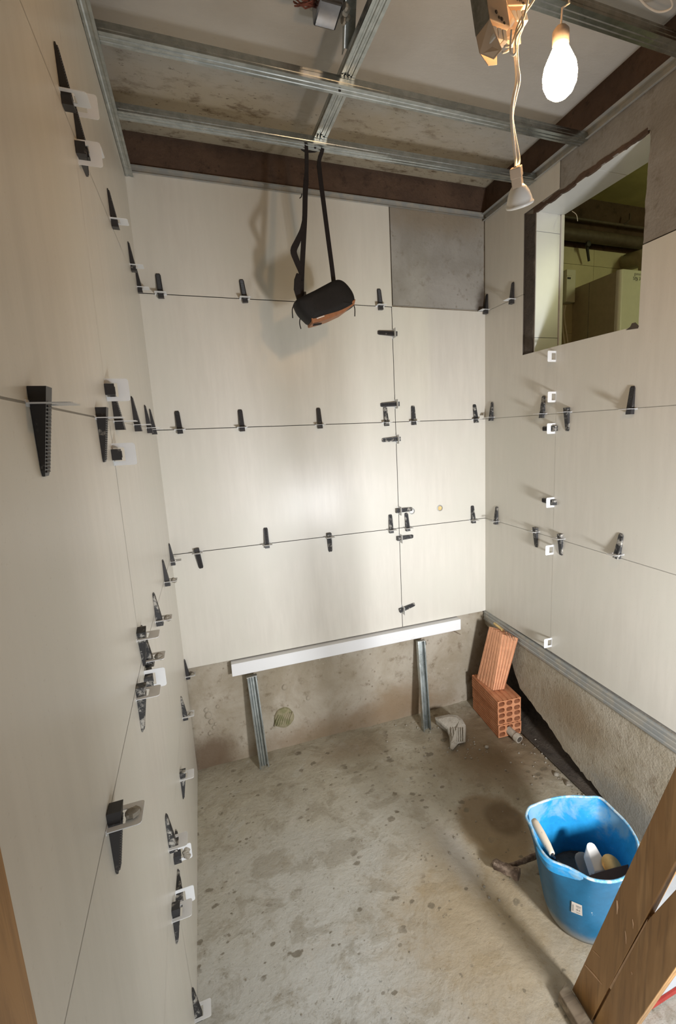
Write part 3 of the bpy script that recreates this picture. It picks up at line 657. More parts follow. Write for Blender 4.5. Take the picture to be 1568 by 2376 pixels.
row('B', lambda u, v: V((XJ, -.0005, PY(u, v, 0).z)), [(907, 775, 'left', dict(tilt=-.06)), (914, 938, 'left', dict(tilt=.03)), (918, 1019, 'left', dict(wedge='d', tilt=.03)), (925, 1184, 'right', dict(wedge='d', tilt=.0)), (926, 1248, 'right', dict(wedge='d')), (932, 1413, 'right', dict(wedge='d', tilt=.2))], 'v', 'sideways wedge, upright joint of the back wall, %s from top, tip %s', GB)
def snapR(u, v): return PR(u, v)
row('R', snapR, [(1130, 720, 'up'), (1190, 696, 'up')], 'h', 'dark wedge, highest joint of the right wall, %s from corner, tip %s', GR)
row('R', snapR, [(1142, 968, 'up', dict(wedge='d')), (1261, 960, 'up', dict(wedge='d')), (1318, 956, 'down', dict(wedge='d')), (1466, 949, 'up')], 'h', 'dark wedge, middle joint of the right wall, %s from corner, tip %s', GR)
row('R', snapR, [(1153, 1208, 'up', dict(wedge='d')), (1245, 1232, 'down', dict(wedge='d')), (1303, 1248, 'down', dict(wedge='d')), (1436, 1284, 'up', dict(wedge='d', tilt=-.1))], 'h', 'speckled wedge, lowest joint of the right wall, %s from corner, tip %s', GR)
for (u, v, d, lab) in ((1289, 827, None, 'white clip without wedge on the right wall just under the opening'), (1289, 921, None, 'white clip without wedge above the middle joint of the right wall'),
                       (1287, 994, 'in', 'white clip with small wedge just below the middle joint of the right wall'), (1285, 1165, 'in', 'white clip with small wedge above the lowest joint of the right wall'),
                       (1283, 1275, None, 'white broken clip just below the lowest joint of the right wall'), (1279, 1490, None, 'white clip standing at the steel rail of the right wall')):
    leveller('R', PR(u, v), 'v', d, lab, wedge='d', group='clips on the upright joint of the right wall')
def GLp(u, v): return PL(u, v)
# left wall
for (u, v, o_, d, lab, kw) in (
    (143, 222, 'h', 'up', 'largest black wedge high on the left wall, tip pointing up', {}),
    (172, 240, 'v', None, 'bare white clip just under the highest wedge of the left wall', {}),
    (183, 345, 'h', 'up', 'second highest black wedge on the left wall, broad clip, tip up', {}),
    (179, 352, 'v', 'in', 'sideways wedge in a white clip beside the second highest wedge of the left wall', {}),
    (258, 512, 'h', 'up', 'third highest black wedge on the left wall, tip up', {}),
    (303, 617, 'h', 'up', 'fourth wedge of the sloping top joint of the left wall, tip up', {}),
    (319, 668, 'h', 'up', 'wedge at the corner end of the top joint of the left wall', {}),
    (75, 938, 'h', 'down', 'big black toothed wedge closest to the camera on the left wall', {}),
    (226, 970, 'h', 'down', 'second downward wedge on the middle joint of the left wall', {}),
    (267, 978, 'h', 'up', 'upward wedge on the middle joint just below a broad white clip', {}),
    (312, 986, 'h', 'up', 'upward wedge midway to the corner on the middle joint of the left wall', {}),
    (341, 993, 'h', 'up', 'wedge second from the corner on the middle joint of the left wall', {}),
    (352, 997, 'h', 'up', 'wedge nearest the corner on the middle joint of the left wall', {}),
    (246, 905, 'v', 'in', 'broad white clip with stubby wedge above the middle joint of the left wall', {}),
    (262, 1055, 'v', 'in', 'broad white clip with stubby wedge below the middle joint of the left wall', {}),
    (396, 1302, 'h', 'up', 'small wedge nearest the corner on the third joint of the left wall', {}),
    (382, 1348, 'h', 'up', 'small wedge with a crumpled clip, second from the corner on the third joint', dict(mortar=True)),
    (362, 1437, 'h', 'up', 'speckled wedge with mortar on its clip, third from the corner on the third joint', dict(mortar=True, wedge='d')),
    (320, 1478, 'v', 'down', 'slanting grey wedge in a clip at the top of the left wall cluster', dict(wedge='d', tilt=.3)),
    (336, 1528, 'h', 'up', 'dusty wedge with a mortar-smeared clip in the left wall cluster', dict(wedge='d', mortar=True)),
    (337, 1578, 'v', 'in', 'broad white clip with dark stub in the lower left wall cluster', dict(wedge='d')),
    (318, 1612, 'h', 'down', 'speckled wedge pointing down at the foot of the left wall cluster', dict(wedge='d')),
    (253, 1905, 'h', 'down', 'black wedge pointing down with a muddy clip, lone on the left wall', dict(mortar=True)),
    (431, 1567, 'h', 'up', 'thin dark wedge at the corner just under the back wall tiles', dict(mortar=True)),
    (424, 1660, 'h', 'up', 'wedge with a mortar lump above the corner of the floor, left wall', dict(mortar=True, wedge='d')),
    (418, 1802, 'h', 'down', 'speckled wedge pointing down beside the left floor corner', dict(wedge='d')),
    (392, 1958, 'h', 'up', 'wedge pointing up through a clip low on the left wall', dict(wedge='d')),
    (404, 1985, 'v', 'in', 'muddy clip partly behind a wedge low on the left wall', dict(wedge='d', mortar=True)),
    (409, 2085, 'v', 'in', 'broad white clip above the lowest downward wedge of the left wall', dict(wedge='d')),
    (400, 2120, 'h', 'down', 'lowest wedge pointing down on the left wall', dict(wedge='d')),
    (452, 2352, 'h', 'up', 'grey wedge near the floor at the bottom of the left wall', dict(wedge='d'))):
    leveller('L', GLp(u, v), o_, d, lab, group=GL, **kw)

# ================================================================== BAG
YB = -.385
bag = thing('shoulder_bag', tuple(PY(752, 708, YB)), 'small black shoulder bag with tan underside hanging from a ceiling channel', 'bag')
def P(u, v, dy=0.0): return PY(u, v, YB+dy)
top = [(683, 702), (697, 693), (722, 681), (750, 666), (768, 657), (783, 655), (797, 663), (812, 682), (818, 700), (815, 712)]
low = [(815, 714), (790, 728), (760, 738), (735, 745), (717, 751), (705, 742), (692, 728), (684, 712)]
outl = top+low
def closed(pts, n=4):
    out = []; L = len(pts)
    for i in range(L):
        a, b, c, d = [V((*pts[(i+k) % L], 0)) for k in (-1, 0, 1, 2)]
        for k in range(n):
            t_ = k/n; q = .5*((2*b)+(c-a)*t_+(2*a-5*b+4*c-d)*t_*t_+(3*b-3*c+d-a)*t_**3); out.append((q.x, q.y))
    return out
ol = closed(outl, 3); cu = sum(p[0] for p in ol)/len(ol); cv = sum(p[1] for p in ol)/len(ol)
rings = []
for (s_, dy) in ((.55, -.058), (.85, -.055), (.96, -.044), (1, -.028), (1.01, 0), (1.0, .028), (.94, .046), (.8, .055), (.5, .058)):
    rings.append([P(cu+(u-cu)*s_, cv+(v-cv)*s_)+V((0, dy, 0)) for u, v in ol])
MB().loft(rings).build('body', 'fabric_black', bag, smooth='all')
g = MB(); rim = [(716, 743), (735, 738), (760, 731), (790, 720), (817, 702)]; rim2 = [(719, 757), (738, 752), (762, 744), (790, 731), (815, 713)]
fr_ = [P(u, v)+V((0, -.052, .002)) for u, v in rim]; lo_ = [P(u, v)+V((0, -.048, 0)) for u, v in rim2]; bk = [p+V((0, .09, .0)) for p in lo_]; bk2 = [p+V((0, .094, 0)) for p in fr_]
g.loft([[a, b, c, d] for a, b, c, d in zip(fr_, lo_, bk, bk2)]); g.build('underside', 'tan', bag, bevel=.003)
g = MB(); g.prism([P(728, 745)+V((0, -.0535, 0)), P(745, 739)+V((0, -.0535, 0)), P(746, 741)+V((0, -.0535, 0)), P(729, 747)+V((0, -.0535, 0))], (0, .002, 0)); g.build('patch', 'white', bag)
g = MB(); g.ribbon([P(722, 757)+V((0, -.04, -.004)), P(740, 754)+V((0, -.04, -.004))], (0, 1, 0), .02, .004); g.build('tab', 'strap', bag)
hk = V((PY(736, 352, -.36).x, PZ(730, 345, ZB).y+.02, 2.894)); za = 2.90
sA = smooth_path([P(699, 700), P(700, 640), P(704, 560), P(707, 500), P(708, 450), P(711, 400), V((.697, -.412, 2.862)), V((.6955, -.404, 2.899)), V((.6955, -.334, 2.900)), V((.72, -.312, 2.90))], 3)
g = MB(); g.ribbon(sA, (1, .3, 0), [.0215]*(len(sA)-13)+[.0165]*3+[.014]*10, .003); g.build('strap', 'strap', bag)
sB = smooth_path([P(775, 662), P(770, 620), P(762, 560), P(753, 490), P(744, 420), P(740, 375), V((.762, -.412, 2.862)), V((.7625, -.404, 2.899)), V((.7625, -.334, 2.900)), V((.72, -.308, 2.902))], 3)
g = MB(); g.ribbon(sB, (1, .4, 0), [.0215]*(len(sB)-13)+[.0165]*3+[.014]*10, .003); g.build('strap', 'strap', bag)
sC = smooth_path([P(705, 505, -.004), P(700, 535, -.006), P(690, 560, -.012), P(681, 582, -.014), P(688, 605, -.012), P(697, 630, -.008), P(700, 650, -.008)], 4)
g = MB(); g.ribbon(sC, [V((1, .9-.9*math.sin(3.1*i/len(sC)), 0)) for i in range(len(sC))], [.012+.014*math.sin(3.1*i/len(sC)) for i in range(len(sC))], .003); g.build('strap_tail', 'strap', bag)
g = MB(); g.ribbon([P(693, 636, -.01), P(690, 650, -.012), P(689, 672, -.012), P(692, 684, -.01), P(696, 700, -.01)], (1, 0, 0), [.02, .026, .026, .024, .022], .014); g.build('shoulder_pad', 'strap', bag, bevel=.003)
g = MB(); g.box((-.004, -.004, 0), (.004, .004, .022), None, lambda a, b, c: P(708, 688, -.012)+V((a, b, c-.004))); g.build('buckle', 'ink', bag)
g = MB()
for pts in (((682, 708), (678, 718), (679, 738)), ((696, 740), (695, 750), (698, 763)), ((819, 704), (823, 716), (823, 734))): g.tube(smooth_path([P(u, v, -.03) for u, v in pts], 3), .0022, n=6)
g.tube(smooth_path([P(700, 450, -.004), P(699, 456, -.01), P(695, 460, -.012)], 3), .002, n=6); g.build('zip_pull', 'strap', bag)
g = MB(); g.tube(smooth_path([P(806, 682), P(811, 678), P(816, 680), P(815, 685), P(810, 686)], 3), .0022, n=6); g.build('loop', 'strap', bag)

# ================================================================== BATTEN AND PROPS
bt = MB(); A0, A1 = .222, 1.578
bt.box((A0, -.040, .518), (A1, .011, .586)); o = bt.build('white_batten', 'white_paint', None, at=((A0+A1)/2, -.02, .55), bevel=.002); tag(o, 'long white painted batten screwed under the back wall tiles', 'batten')
def prop(x0, x1, ft, label):
    a = V((x0, -.048, .500)); b = V(ft); t_ = thing('steel_prop', tuple(b), label, 'metal prop', 'steel channel props under the white batten')
    d = (a-b).normalized(); r = V((1, 0, 0)); r = (r-d*r.dot(d)).normalized(); n = d.cross(r)
    if n.y > 0: n = -n
    w = .024; prof = [(-w, -.028), (-w, 0), (-w*.55, .0), (-w*.45, -.003), (-w*.12, -.003), (-.0, .000), (w*.12, -.003), (w*.45, -.003), (w*.55, 0), (w, 0), (w, -.028)]
    prof = [(-w+.006, .028), (-w, .028), (-w, 0), (-w*.55, 0), (-w*.45, .003), (-w*.1, .003), (0, .0), (w*.1, .003), (w*.45, .003), (w*.55, 0), (w, 0), (w, .028), (w-.006, .028)]
    g = MB(); m_ = len(prof); vs = []
    L = (a-b).length
    for s_ in (0, L): vs += [b+d*s_+r*x+n*(y-.028) for x, y in prof]
    g.add(vs, [(i, i+1, m_+i+1, m_+i) for i in range(m_-1)]); g.build('channel', 'steel', t_, solid=.0012)
    g = MB(); q = b+d*L; g.hexa([q+r*-.027+n*.004+d*-.001, q+r*.027+n*.004+d*-.001, q+r*.027+n*-.030+d*-.001, q+r*-.027+n*-.030+d*-.001, q+r*-.027+n*.004+d*.002, q+r*.027+n*.004+d*.002, q+r*.027+n*-.030+d*.002, q+r*-.027+n*-.030+d*.002])
    g.add([q+r*.027+n*.004, q+r*.027+n*-.012, q+r*.026+n*-.008+d*-.03, q+r*.028+n*.006+d*-.022], [(0, 1, 2, 3)]); g.build('bent_cap', 'steel_dusty', t_); return t_
prop(.318, .366, (.337, -.115, .003), 'galvanised steel prop under the left end of the white batten')
prop(1.305, 1.350, (1.272, -.170, -.006), 'galvanised steel prop under the right end of the white batten')
o = MB().tube([PY(1040, 1462, -.03), PY(1055, 1466, -.035), PY(1068, 1472, -.04)], .002, n=6).build('nail', 'iron', None, at=PY(1055, 1466, -.035)); tag(o, 'rusty nail sticking out below the right end of the white batten', 'nail')

# ================================================================== BRICKS
def brick(fr_c, dl, dw, dh, label, L=.335, Wd=.145, Hh=.078, mat='brick', ribs=5, holes=(3, 2), box8=None):
    "hollow clay brick: fr_c = bottom front corner, dl along the holes, dw across, dh up"
    o0 = V(fr_c); dl, dw, dh = V(dl).normalized(), V(dw).normalized(), V(dh).normalized()
    t_ = thing('hollow_brick', tuple(o0+dl*L/2+dw*Wd/2), label, 'brick', 'hollow clay bricks in the corner')
    def P3(l, w, h):
        if box8:
            a, b, c = l/L, w/Wd, h/Hh; q0, q1, q2, t0, t1, t2 = box8
            q3 = q1+q2-q0; t3 = t1+t2-t0; bo = (q0*(1-b)+q2*b)*(1-c)+(q1*(1-b)+q3*b)*c; to = (t0*(1-b)+t2*b)*(1-c)+(t1*(1-b)+t3*b)*c
            return bo*(1-a)+to*a
        return o0+dl*l+dw*w+dh*h
    g = MB(); rib = .0050
    # outer shell ring with ribs on the four long faces
    def ring(l):
        out = []
        def side(p0, p1, nx, ny, k):
            for i in range(k):
                for (f, dep) in ((i/k, 0), ((i+.60)/k, 0), ((i+.66)/k, -rib), ((i+.94)/k, -rib)):
                    out.append(P3(l, p0[0]+(p1[0]-p0[0])*f-nx*dep*-1, p0[1]+(p1[1]-p0[1])*f+ny*dep))
        side((0, 0), (Wd, 0), 0, -1, 5); side((Wd, 0), (Wd, Hh), 1, 0, ribs); side((Wd, Hh), (0, Hh), 0, 1, 5); side((0, Hh), (0, 0), -1, 0, ribs)
        return out
    g.loft([ring(0), ring(L)], 'x', False, False); g.mats = []; 
    R0 = ring(0)
    # end face: grid of cells each with an octagonal hole
    nx, ny = holes; e = MB(); cw, ch = Wd/nx, Hh/ny; dep = .05; N8 = 12
    for f0, sg in ((0, 1), (L, -1)):
        for i in range(nx):
            for j in range(ny):
                cx, cy = cw*(i+.5), ch*(j+.5); rx, ry = cw*.5-.0055, ch*.5-.0050
                k = len(e.v); out = []; inn = []
                for a in range(N8):
                    an = 2*math.pi*(a+.5)/N8; c_, s_ = math.cos(an), math.sin(an); q = max(abs(c_)/(cw/2), abs(s_)/(ch/2)); out.append(P3(f0, cx+c_/q, cy+s_/q))
                    inn.append((cx+rx*math.copysign(abs(c_)**.75, c_), cy+ry*math.copysign(abs(s_)**.75, s_)))
                v_ = out+[P3(f0, *p) for p in inn]+[P3(f0+sg*dep, *p) for p in inn]
                fs = [(a, (a+1) % N8, N8+(a+1) % N8, N8+a) for a in range(N8)]+[(N8+a, N8+(a+1) % N8, 2*N8+(a+1) % N8, 2*N8+a) for a in range(N8)]+[tuple(range(2*N8, 3*N8))]
                e.add(v_, fs)
                # corners of the cell
                for (sx, sy) in ((1, 1), (-1, 1), (-1, -1), (1, -1)):
                    cn = P3(f0, cx+sx*cw/2, cy+sy*ch/2); ds = sorted(range(N8), key=lambda a: (out[a]-cn).length)[:2]; e.add([cn, out[ds[0]], out[ds[1]]], [(0, 1, 2)])
    g.build('body', mat, t_); e.build('holed_ends', mat, t_)['kind'] = 'stuff'; return t_
# measured corners of the stack (front face toward the room, long side along the back-left)
fl = PZ(1155, 1723, .0); F1 = PZ(1155, 1627, .228); F2 = PZ(1207, 1614, .228); B1 = PZ(1089, 1558, .228)
dW = (F2-F1); dW.z = 0; dLg = (B1-F1); dLg.z = 0; Ls = dLg.length; Ws = dW.length
print('STACK', F1, F2, B1, Ls, Ws, dW.normalized().dot(dLg.normalized()))
dLn = dLg.normalized(); dWn = V((dLn.y, -dLn.x, 0)); dWn = dWn if dWn.x > 0 else -dWn
base = V((F1.x, F1.y, 0))
for k in range(3):
    off = dLn*(.0, .004, -.003)[k]+dWn*(.004, .003, -.003)[k]
    brick(base+off+V((0, 0, -.004+.0765*k)), dLn, dWn, (0, 0, 1), ('hollow clay brick at the bottom of the corner stack on the floor', 'hollow clay brick in the middle of the corner stack', 'hollow clay brick on top of the corner stack, under the leaning one')[k], L=min(.31, Ls), Wd=min(.15, Ws), Hh=.0755)
# leaning brick
zt = .2275
b0 = PZ(1143, 1602, zt); b1 = PZ(1104, 1572, zt); b2 = PZ(1170, 1599, zt)
tp_ = PY(1160, 1466, (b0.y+.10))
ax_ = (tp_-b0).normalized(); wv = (b1-b0); wv = (wv-ax_*wv.dot(ax_)).normalized(); hv = ax_.cross(wv); 
if hv.x < 0: hv = -hv
print('LEAN', b0, b1, b2, tp_, (tp_-b0).length, (b1-b0).length)
b1 = V((b1.x, b1.y-.01, b1.z))
brick(b0, ax_, hv, wv, 'pale hollow clay brick leaning upright against the right wall', L=.34, Wd=.08, Hh=.14, mat='brick_pale', holes=(2, 3), ribs=6, box8=(b0, b1, b2, V((1.705, -.285, .566)), V((1.697, -.170, .568)), V((1.754, -.372, .566))))
# wire and dowel lying on top of it
tpp = V((1.715, -.26, .578))
dw0, dw1 = PZ(1147, 1447, .583), PZ(1166, 1462, .580)
o = MB().tube([dw0, dw1], .0085, n=10).build('dowel', 'gold', None, at=tpp, smooth=True); tag(o, 'short yellowish dowel on top of the leaning brick', 'dowel')
g = MB()
for k in range(6):
    q = PZ(1170+4*k, 1464+3*k, .576); q.z += .008; g.tube(smooth_path([q, q+V((-.004, -.02, -.004+.006*(k % 3))), q+V((-.012, -.02-.01*(k % 2), .006)), q+V((-.018, -.045, -.012+.008*(k % 2)))], 3), .0014, n=5)
o = g.build('wire_scrap', 'iron', None, at=tpp); tag(o, 'tangle of dark wire on top of the leaning brick', 'wire')

# broken mortar chunk with ribbed brick face
cc = PZ(1050, 1715, .03)
g = MB(); ol_ = [(1025, 1660), (1040, 1657), (1060, 1659), (1072, 1668), (1080, 1682), (1079, 1722), (1062, 1726), (1050, 1740), (1044, 1737), (1042, 1712), (1036, 1692), (1020, 1678), (1010, 1670), (1008, 1664)]
fz = lambda u, v: .012+.075*max(0, (1712-v)/60)
fr2 = [PZ(u, v, fz(u, v)) for u, v in ol_]; cc = sum(fr2, V())/len(fr2)
bk_ = [V((p.x+.015, p.y+.02, max(-.005, p.z-.045))) for p in fr2]
md = [cc+(p-cc)*.75+V((0, -.004, .009)) for p in fr2]
g.loft([bk_, fr2, md], 'mortar_grey'); 
o = g.build('broken_block', None, None, at=cc, bevel=.003); tag(o, 'broken pale block chunk with ribbed face lying by the right prop', 'rubble')
g = MB()
for k in range(6):
    a = PZ(1047+5.4*k, 1690, .050); b = PZ(1049+5.2*k, 1722, .016); g.tube([a+V((0, -.006, .006)), b+V((0, -.004, .006))], .0038, n=6)
g.build('rib', 'mortar_grey', o)
# pipe stub
pa, pb = PZ(1178, 1692, .028), PZ(1205, 1716, .022)
o = MB().lathe([(.021, 0), (.022, .0), (.0245, .012), (.0245, .028), (.021, .032), (.021, .09), (.021, .0901)], pb, (pa-pb), n=18)
o.lathe([(.016, -.0004), (.016, -.0003)], pb, (pa-pb), 'cavity', 16)
o.mats = []; o.mi = [0]*len(o.f)
o = o.build('drain_pipe', 'pipe_grey', None, at=(pa+pb)/2, smooth=True); tag(o, 'grey drain pipe stub sticking out beside the brick stack', 'pipe')
g = MB(); g.lathe([(.0165, -.0012), (.0165, -.0006), (.001, -.0006)], pb, (pa-pb), n=16); g.build('bore', 'cavity', o)
# small rubble
g = MB()
def stone(p, r, k):
    rings = []
    for (s_, h) in ((.5, -.45), (1, 0), (.85, .45), (.3, .8)): rings.append([V(p)+V((math.cos(a)*r*s_*(1+.35*noise.noise(V((a, k, s_*3)))), math.sin(a)*r*s_*(1+.35*noise.noise(V((k, a, s_*3)))), h*r)) for a in [q*math.pi/3.5 for q in range(7)]])
    g.loft(rings)
for k in range(420):
    y = random.uniform(-1.25, -.03); x = xr(y)-.03+random.gauss(0, .035) if random.random() < .55 else random.uniform(1.0, 1.74)
    if random.random() < .25: x, y = random.gauss(1.45, .12), random.gauss(-.35, .12)
    if x < .9 or x > 1.80 or y > -.02: continue
    if x > 1.50 and -.47 < y < .0 and x < 1.8: continue
    if x > 1.15 and -1.48 < y < -1.14: continue
    r = random.choice((.0018, .0025, .0035, .0055)); stone((x, y, fh(x, y)+r*.4+(.006 if x > xr(y)-.02 else 0)), r, k)
for k in range(90):
    x, y = random.uniform(.1, 1.0), random.uniform(-1.9, -.05); stone((x, y, fh(x, y)+.001), random.choice((.0015, .002, .003)), k)
o = g.build('rubble_grit', 'mortar_grey', None, smooth=False); o['kind'] = 'stuff'; tag(o, 'small crumbs of mortar scattered over the floor', 'rubble')
for (u, v, r, lb) in ((1129, 1732, .011, 'pale pebble on the floor in front of the brick stack'), (1290, 1795, .014, 'pale mortar crumb by the foot of the right wall'), (1318, 1818, .016, 'mortar crumb nearest the blue bucket by the right wall')):
    g = MB(); p = PZ(u, v, .0); p.z = fh(p.x, p.y)+r*.35; stone(p, r, u); o = g.build('mortar_crumb', 'mortar_grey', None, at=p, smooth=True); tag(o, lb, 'rubble')

# ================================================================== BUCKET
zr = .335
rimpx = [(1219, 1893), (1226, 1874), (1242, 1866), (1268, 1856), (1300, 1849), (1330, 1847), (1362, 1849), (1385, 1849), (1400, 1856), (1425, 1880), (1450, 1905), (1468, 1930), (1480, 1955), (1482, 1985), (1472, 2015), (1452, 2036), (1425, 2046), (1395, 2046), (1368, 2040), (1345, 2028), (1318, 2014), (1292, 2004), (1272, 1994), (1252, 1970), (1240, 1945), (1232, 1922), (1225, 1908)]
rl = closed(rimpx, 3); nr = len(rl)
rim = [PZ(u, v, zr) for u, v in rl]; rc = sum(rim, V())/nr
bc = V((1.345, -1.312, .0)); br = .132
ang = [math.atan2(p.y-rc.y, p.x-rc.x) for p in rim]
def bring(s_, shrink=0.0, dz=0.0):
    out = []
    for p, a in zip(rim, ang):
        r_ = (p-V((rc.x, rc.y, zr))); q = V((bc.x+math.cos(a)*br, bc.y+math.sin(a)*br, .004)); e = s_**.80
        full = V((q.x+(p.x-q.x)*e, q.y+(p.y-q.y)*e, .004+(zr-.004)*s_))
        # the wavy lip dies out down the wall
        cen = V((bc.x+(rc.x-bc.x)*e, bc.y+(rc.y-bc.y)*e, full.z)); rad = (full-cen); mean = br+(.158-br)*e
        k = max(0, (s_-.55)/.45); k = k*k*(3-2*k); rad = rad.normalized()*(mean*(1-k)+rad.length*k)
        out.append(cen+rad*(1-shrink/max(rad.length, .01))+V((0, 0, dz)))
    return out
bk = thing('blue_bucket', tuple(bc), 'blue rubber builder bucket smeared with mortar holding tools, on the floor', 'bucket')
lv = [0, .04, .1, .2, .35, .5, .62, .72, .8, .87, .93, .97, 1.0]
outer = MB(); outer.loft([bring(0, .02)]+[bring(s_) for s_ in lv], None, True, False); outer.build('shell', 'bucket_out', bk, smooth='all')
inner = MB(); inner.loft([bring(s_, .004, .005 if s_ < .5 else 0) for s_ in lv], None, True, False); inner.build('lining', 'bucket_in', bk, smooth='all', label='bright blue inside with splashed mortar')
g = MB(); R_ = bring(1.0, .0015); g.tube(R_+[R_[0]], .0048, n=8, cap=False); g.build('rim', 'bucket_rim', bk, smooth='all', label='pale mortar-crusted rim')
g = MB()
lp = bring(1.0); a = [p for p in lp]; 
hx = min(range(nr), key=lambda i: (rl[i][0]-1282)**2+(rl[i][1]-2000)**2)
seg = [lp[(hx+k) % nr] for k in range(-8, 7)]; out_ = []
for i, p in enumerate(seg):
    dr = (p-V((rc.x, rc.y, p.z))).normalized(); w = .024*math.sin(math.pi*i/(len(seg)-1))**.6
    out_.append([p+V((0, 0, .003)), p+dr*(.006+w*.25)+V((0, 0, -.004)), p+dr*(.006+w*.15)+V((0, 0, -.006-w)), p+dr*.001+V((0, 0, -.008-w))])
g.loft(out_); g.build('grip', 'bucket_in', bk, smooth=True)
# paper sticker on the outside
sc = PZ(1338, 2102, .15); best = None
def on_shell(u, v):
    "point on the shell seen at u, v (first hit)"
    d = ray(u, v).normalized(); prev = None
    for k in range(700):
        p = CAM+d*(1.3+k*.0015); s_ = (p.z-.004)/(zr-.004)
        if not 0 < s_ < 1: continue
        e = s_**.8; cx, cy = bc.x+(rc.x-bc.x)*e, bc.y+(rc.y-bc.y)*e
        if math.hypot(p.x-cx, p.y-cy) < br+(.158-br)*e+.0012: return p
    return sc
st = [on_shell(*q) for q in ((1326, 2090), (1350, 2100), (1351, 2124), (1325, 2114))]
nn = (st[1]-st[0]).cross(st[3]-st[0]).normalized(); nn = nn if nn.dot(CAM-st[0]) > 0 else -nn
g = MB(); g.prism([p+nn*.0015 for p in st], nn*.0006); sk = g.build('sticker', 'paper', bk, label='small printed paper sticker')
def sq(a, b): return st[0].lerp(st[1], a).lerp(st[3].lerp(st[2], a), b)+nn*.0024
g = MB()
for (a0, b0_, a1, b1_) in ((.12, .22, .20, .82), (.45, .20, .9, .28), (.5, .36, .85, .40), (.48, .52, .62, .66), (.70, .54, .80, .66), (.45, .82, .8, .86)):
    g.prism([sq(a0, b0_), sq(a1, b0_), sq(a1, b1_), sq(a0, b1_)], nn*.0003)
g.build('print', 'ink_grey', sk); 
# tools inside
def upz(u, v, z): return PZ(u, v, z)
tr_ = thing('trowel', tuple(upz(1285, 1990, .26)), 'trowel with a worn pale wooden handle resting on the bucket rim', 'trowel')
h0, h1 = upz(1238, 1903, .335), upz(1281, 1982, .315)
g = MB(); d = (h1-h0).normalized(); L = (h1-h0).length
g.lathe([(.002, -.004), (.010, 0), (.0135, L*.12), (.0150, L*.4), (.0135, L*.75), (.0105, L*.95), (.0095, L)], h0, d, n=16); g.build('handle', 'handle', tr_, smooth='all')
g = MB(); g.tube([h1, h1+d*.012, h1+V((.018, .012, -.03)), h1+V((.045, .02, -.075))], [.006, .005, .004, .004], n=8); g.build('tang', 'chrome', tr_, smooth=True)
g = MB(); q = h1+V((.045, .02, -.075)); g.prism([q+V((-.012, .03, .01)), q+V((.012, -.03, .01)), q+V((.075, -.01, -.07)), q+V((.06, .04, -.07))], (0, .002, 0)); g.build('blade', 'steel_dusty', tr_)
ft = thing('plaster_float', tuple(upz(1385, 2010, .22)), 'white handled float standing inside the blue bucket', 'float')
f0, f1, f2, f3 = upz(1362, 1968, .27), upz(1383, 1964, .27), upz(1414, 2018, .235), upz(1380, 2022, .235)
def arc(a, b, c, d_, n=6):
    top_ = []; mid = (a+b)/2; ax1 = (b-a)/2; ay = ((a+b)/2-(c+d_)/2).normalized()*ax1.length*.9
    for i in range(n+1): an = math.pi*(1-i/n); top_.append(mid+ax1*math.cos(an)+ay*math.sin(an))
    return top_+[c, d_]
g = MB(); pl = arc(f0, f1, f2, f3); g.prism(pl, V((-.018, -.006, -.035))); g.build('handle', 'foam', ft, bevel=.002)
g = MB(); q0 = upz(1335, 1998, .205); g.prism(arc(q0, q0+V((.05, -.015, .01)), q0+V((.07, -.08, -.05)), q0+V((.0, -.06, -.06))), V((.01, .004, -.03))); g.build('bracket', 'steel_dusty', ft, bevel=.002)
db = thing('grout_pad', tuple(upz(1420, 2030, .24)), 'dark brown scouring pad wedged across the bucket in front of the float', 'pad')
g = MB(); A_ = [upz(1366, 2030, .262), upz(1400, 2019, .262), upz(1432, 2010, .262), upz(1458, 2004, .262)]; B_ = [upz(1368, 2036, .262), upz(1400, 2050, .25), upz(1438, 2048, .25), upz(1458, 2024, .255)]
g.loft([[a_, b_, b_+V((0, 0, -.02)), a_+V((0, 0, -.02))] for a_, b_ in zip(A_, B_)]); g.build('pad', 'dark_tool', db, bevel=.003)
o = MB().lathe([(.001, .004), (.028, .003), (.034, 0), (.028, -.006), (.001, -.006)], upz(1419, 2008, .245), (0, -.5, 1), n=20).build('wooden_knob', 'gold', None, at=upz(1419, 2008, .245), smooth=True); tag(o, 'round tan knob lying behind the white float in the bucket', 'knob')
MB().lathe([(.001, 0), (.122, 0), (.124, .10), (.10, .112), (.001, .116)], (bc.x, bc.y, .012), (0, 0, 1), n=28).build('mortar_residue', 'cavity', bk, smooth=True, label='dark dried mortar in the bottom')

# ================================================================== HAMMER
hm = thing('hammer', tuple(PZ(1180, 2010, 0)), 'rusty club hammer lying on the damp floor left of the bucket', 'hammer')
k0, k1 = PZ(1145, 2003, .026), PZ(1204, 2030, .030)
d = (k1-k0).normalized(); sd = d.cross(V((0, 0, 1))).normalized(); up_ = sd.cross(d)
g = MB()
def hr(s_, w): return [k0+d*s_+sd*a*w+up_*b*w for a, b in ((-1, -.6), (-.6, -1), (.6, -1), (1, -.6), (1, .6), (.6, 1), (-.6, 1), (-1, .6))]
L = (k1-k0).length; g.loft([hr(-.004, .010), hr(.006, .017), hr(L*.3, .015), hr(L*.5, .018), hr(L*.7, .015), hr(L-.01, .021), hr(L, .019)]); g.build('head', 'iron', hm, smooth=True)
e1 = PZ(1262, 1978, .02); md_ = k0+d*L*.45
g = MB(); g.tube([md_+sd*0, md_.lerp(e1, .3), md_.lerp(e1, .7), e1+(e1-md_).normalized()*.02], [.011, .009, .012, .012], n=10, flat=(1.2, .8)); g.build('handle', 'iron', hm, smooth='all', label='dark stained wooden handle')

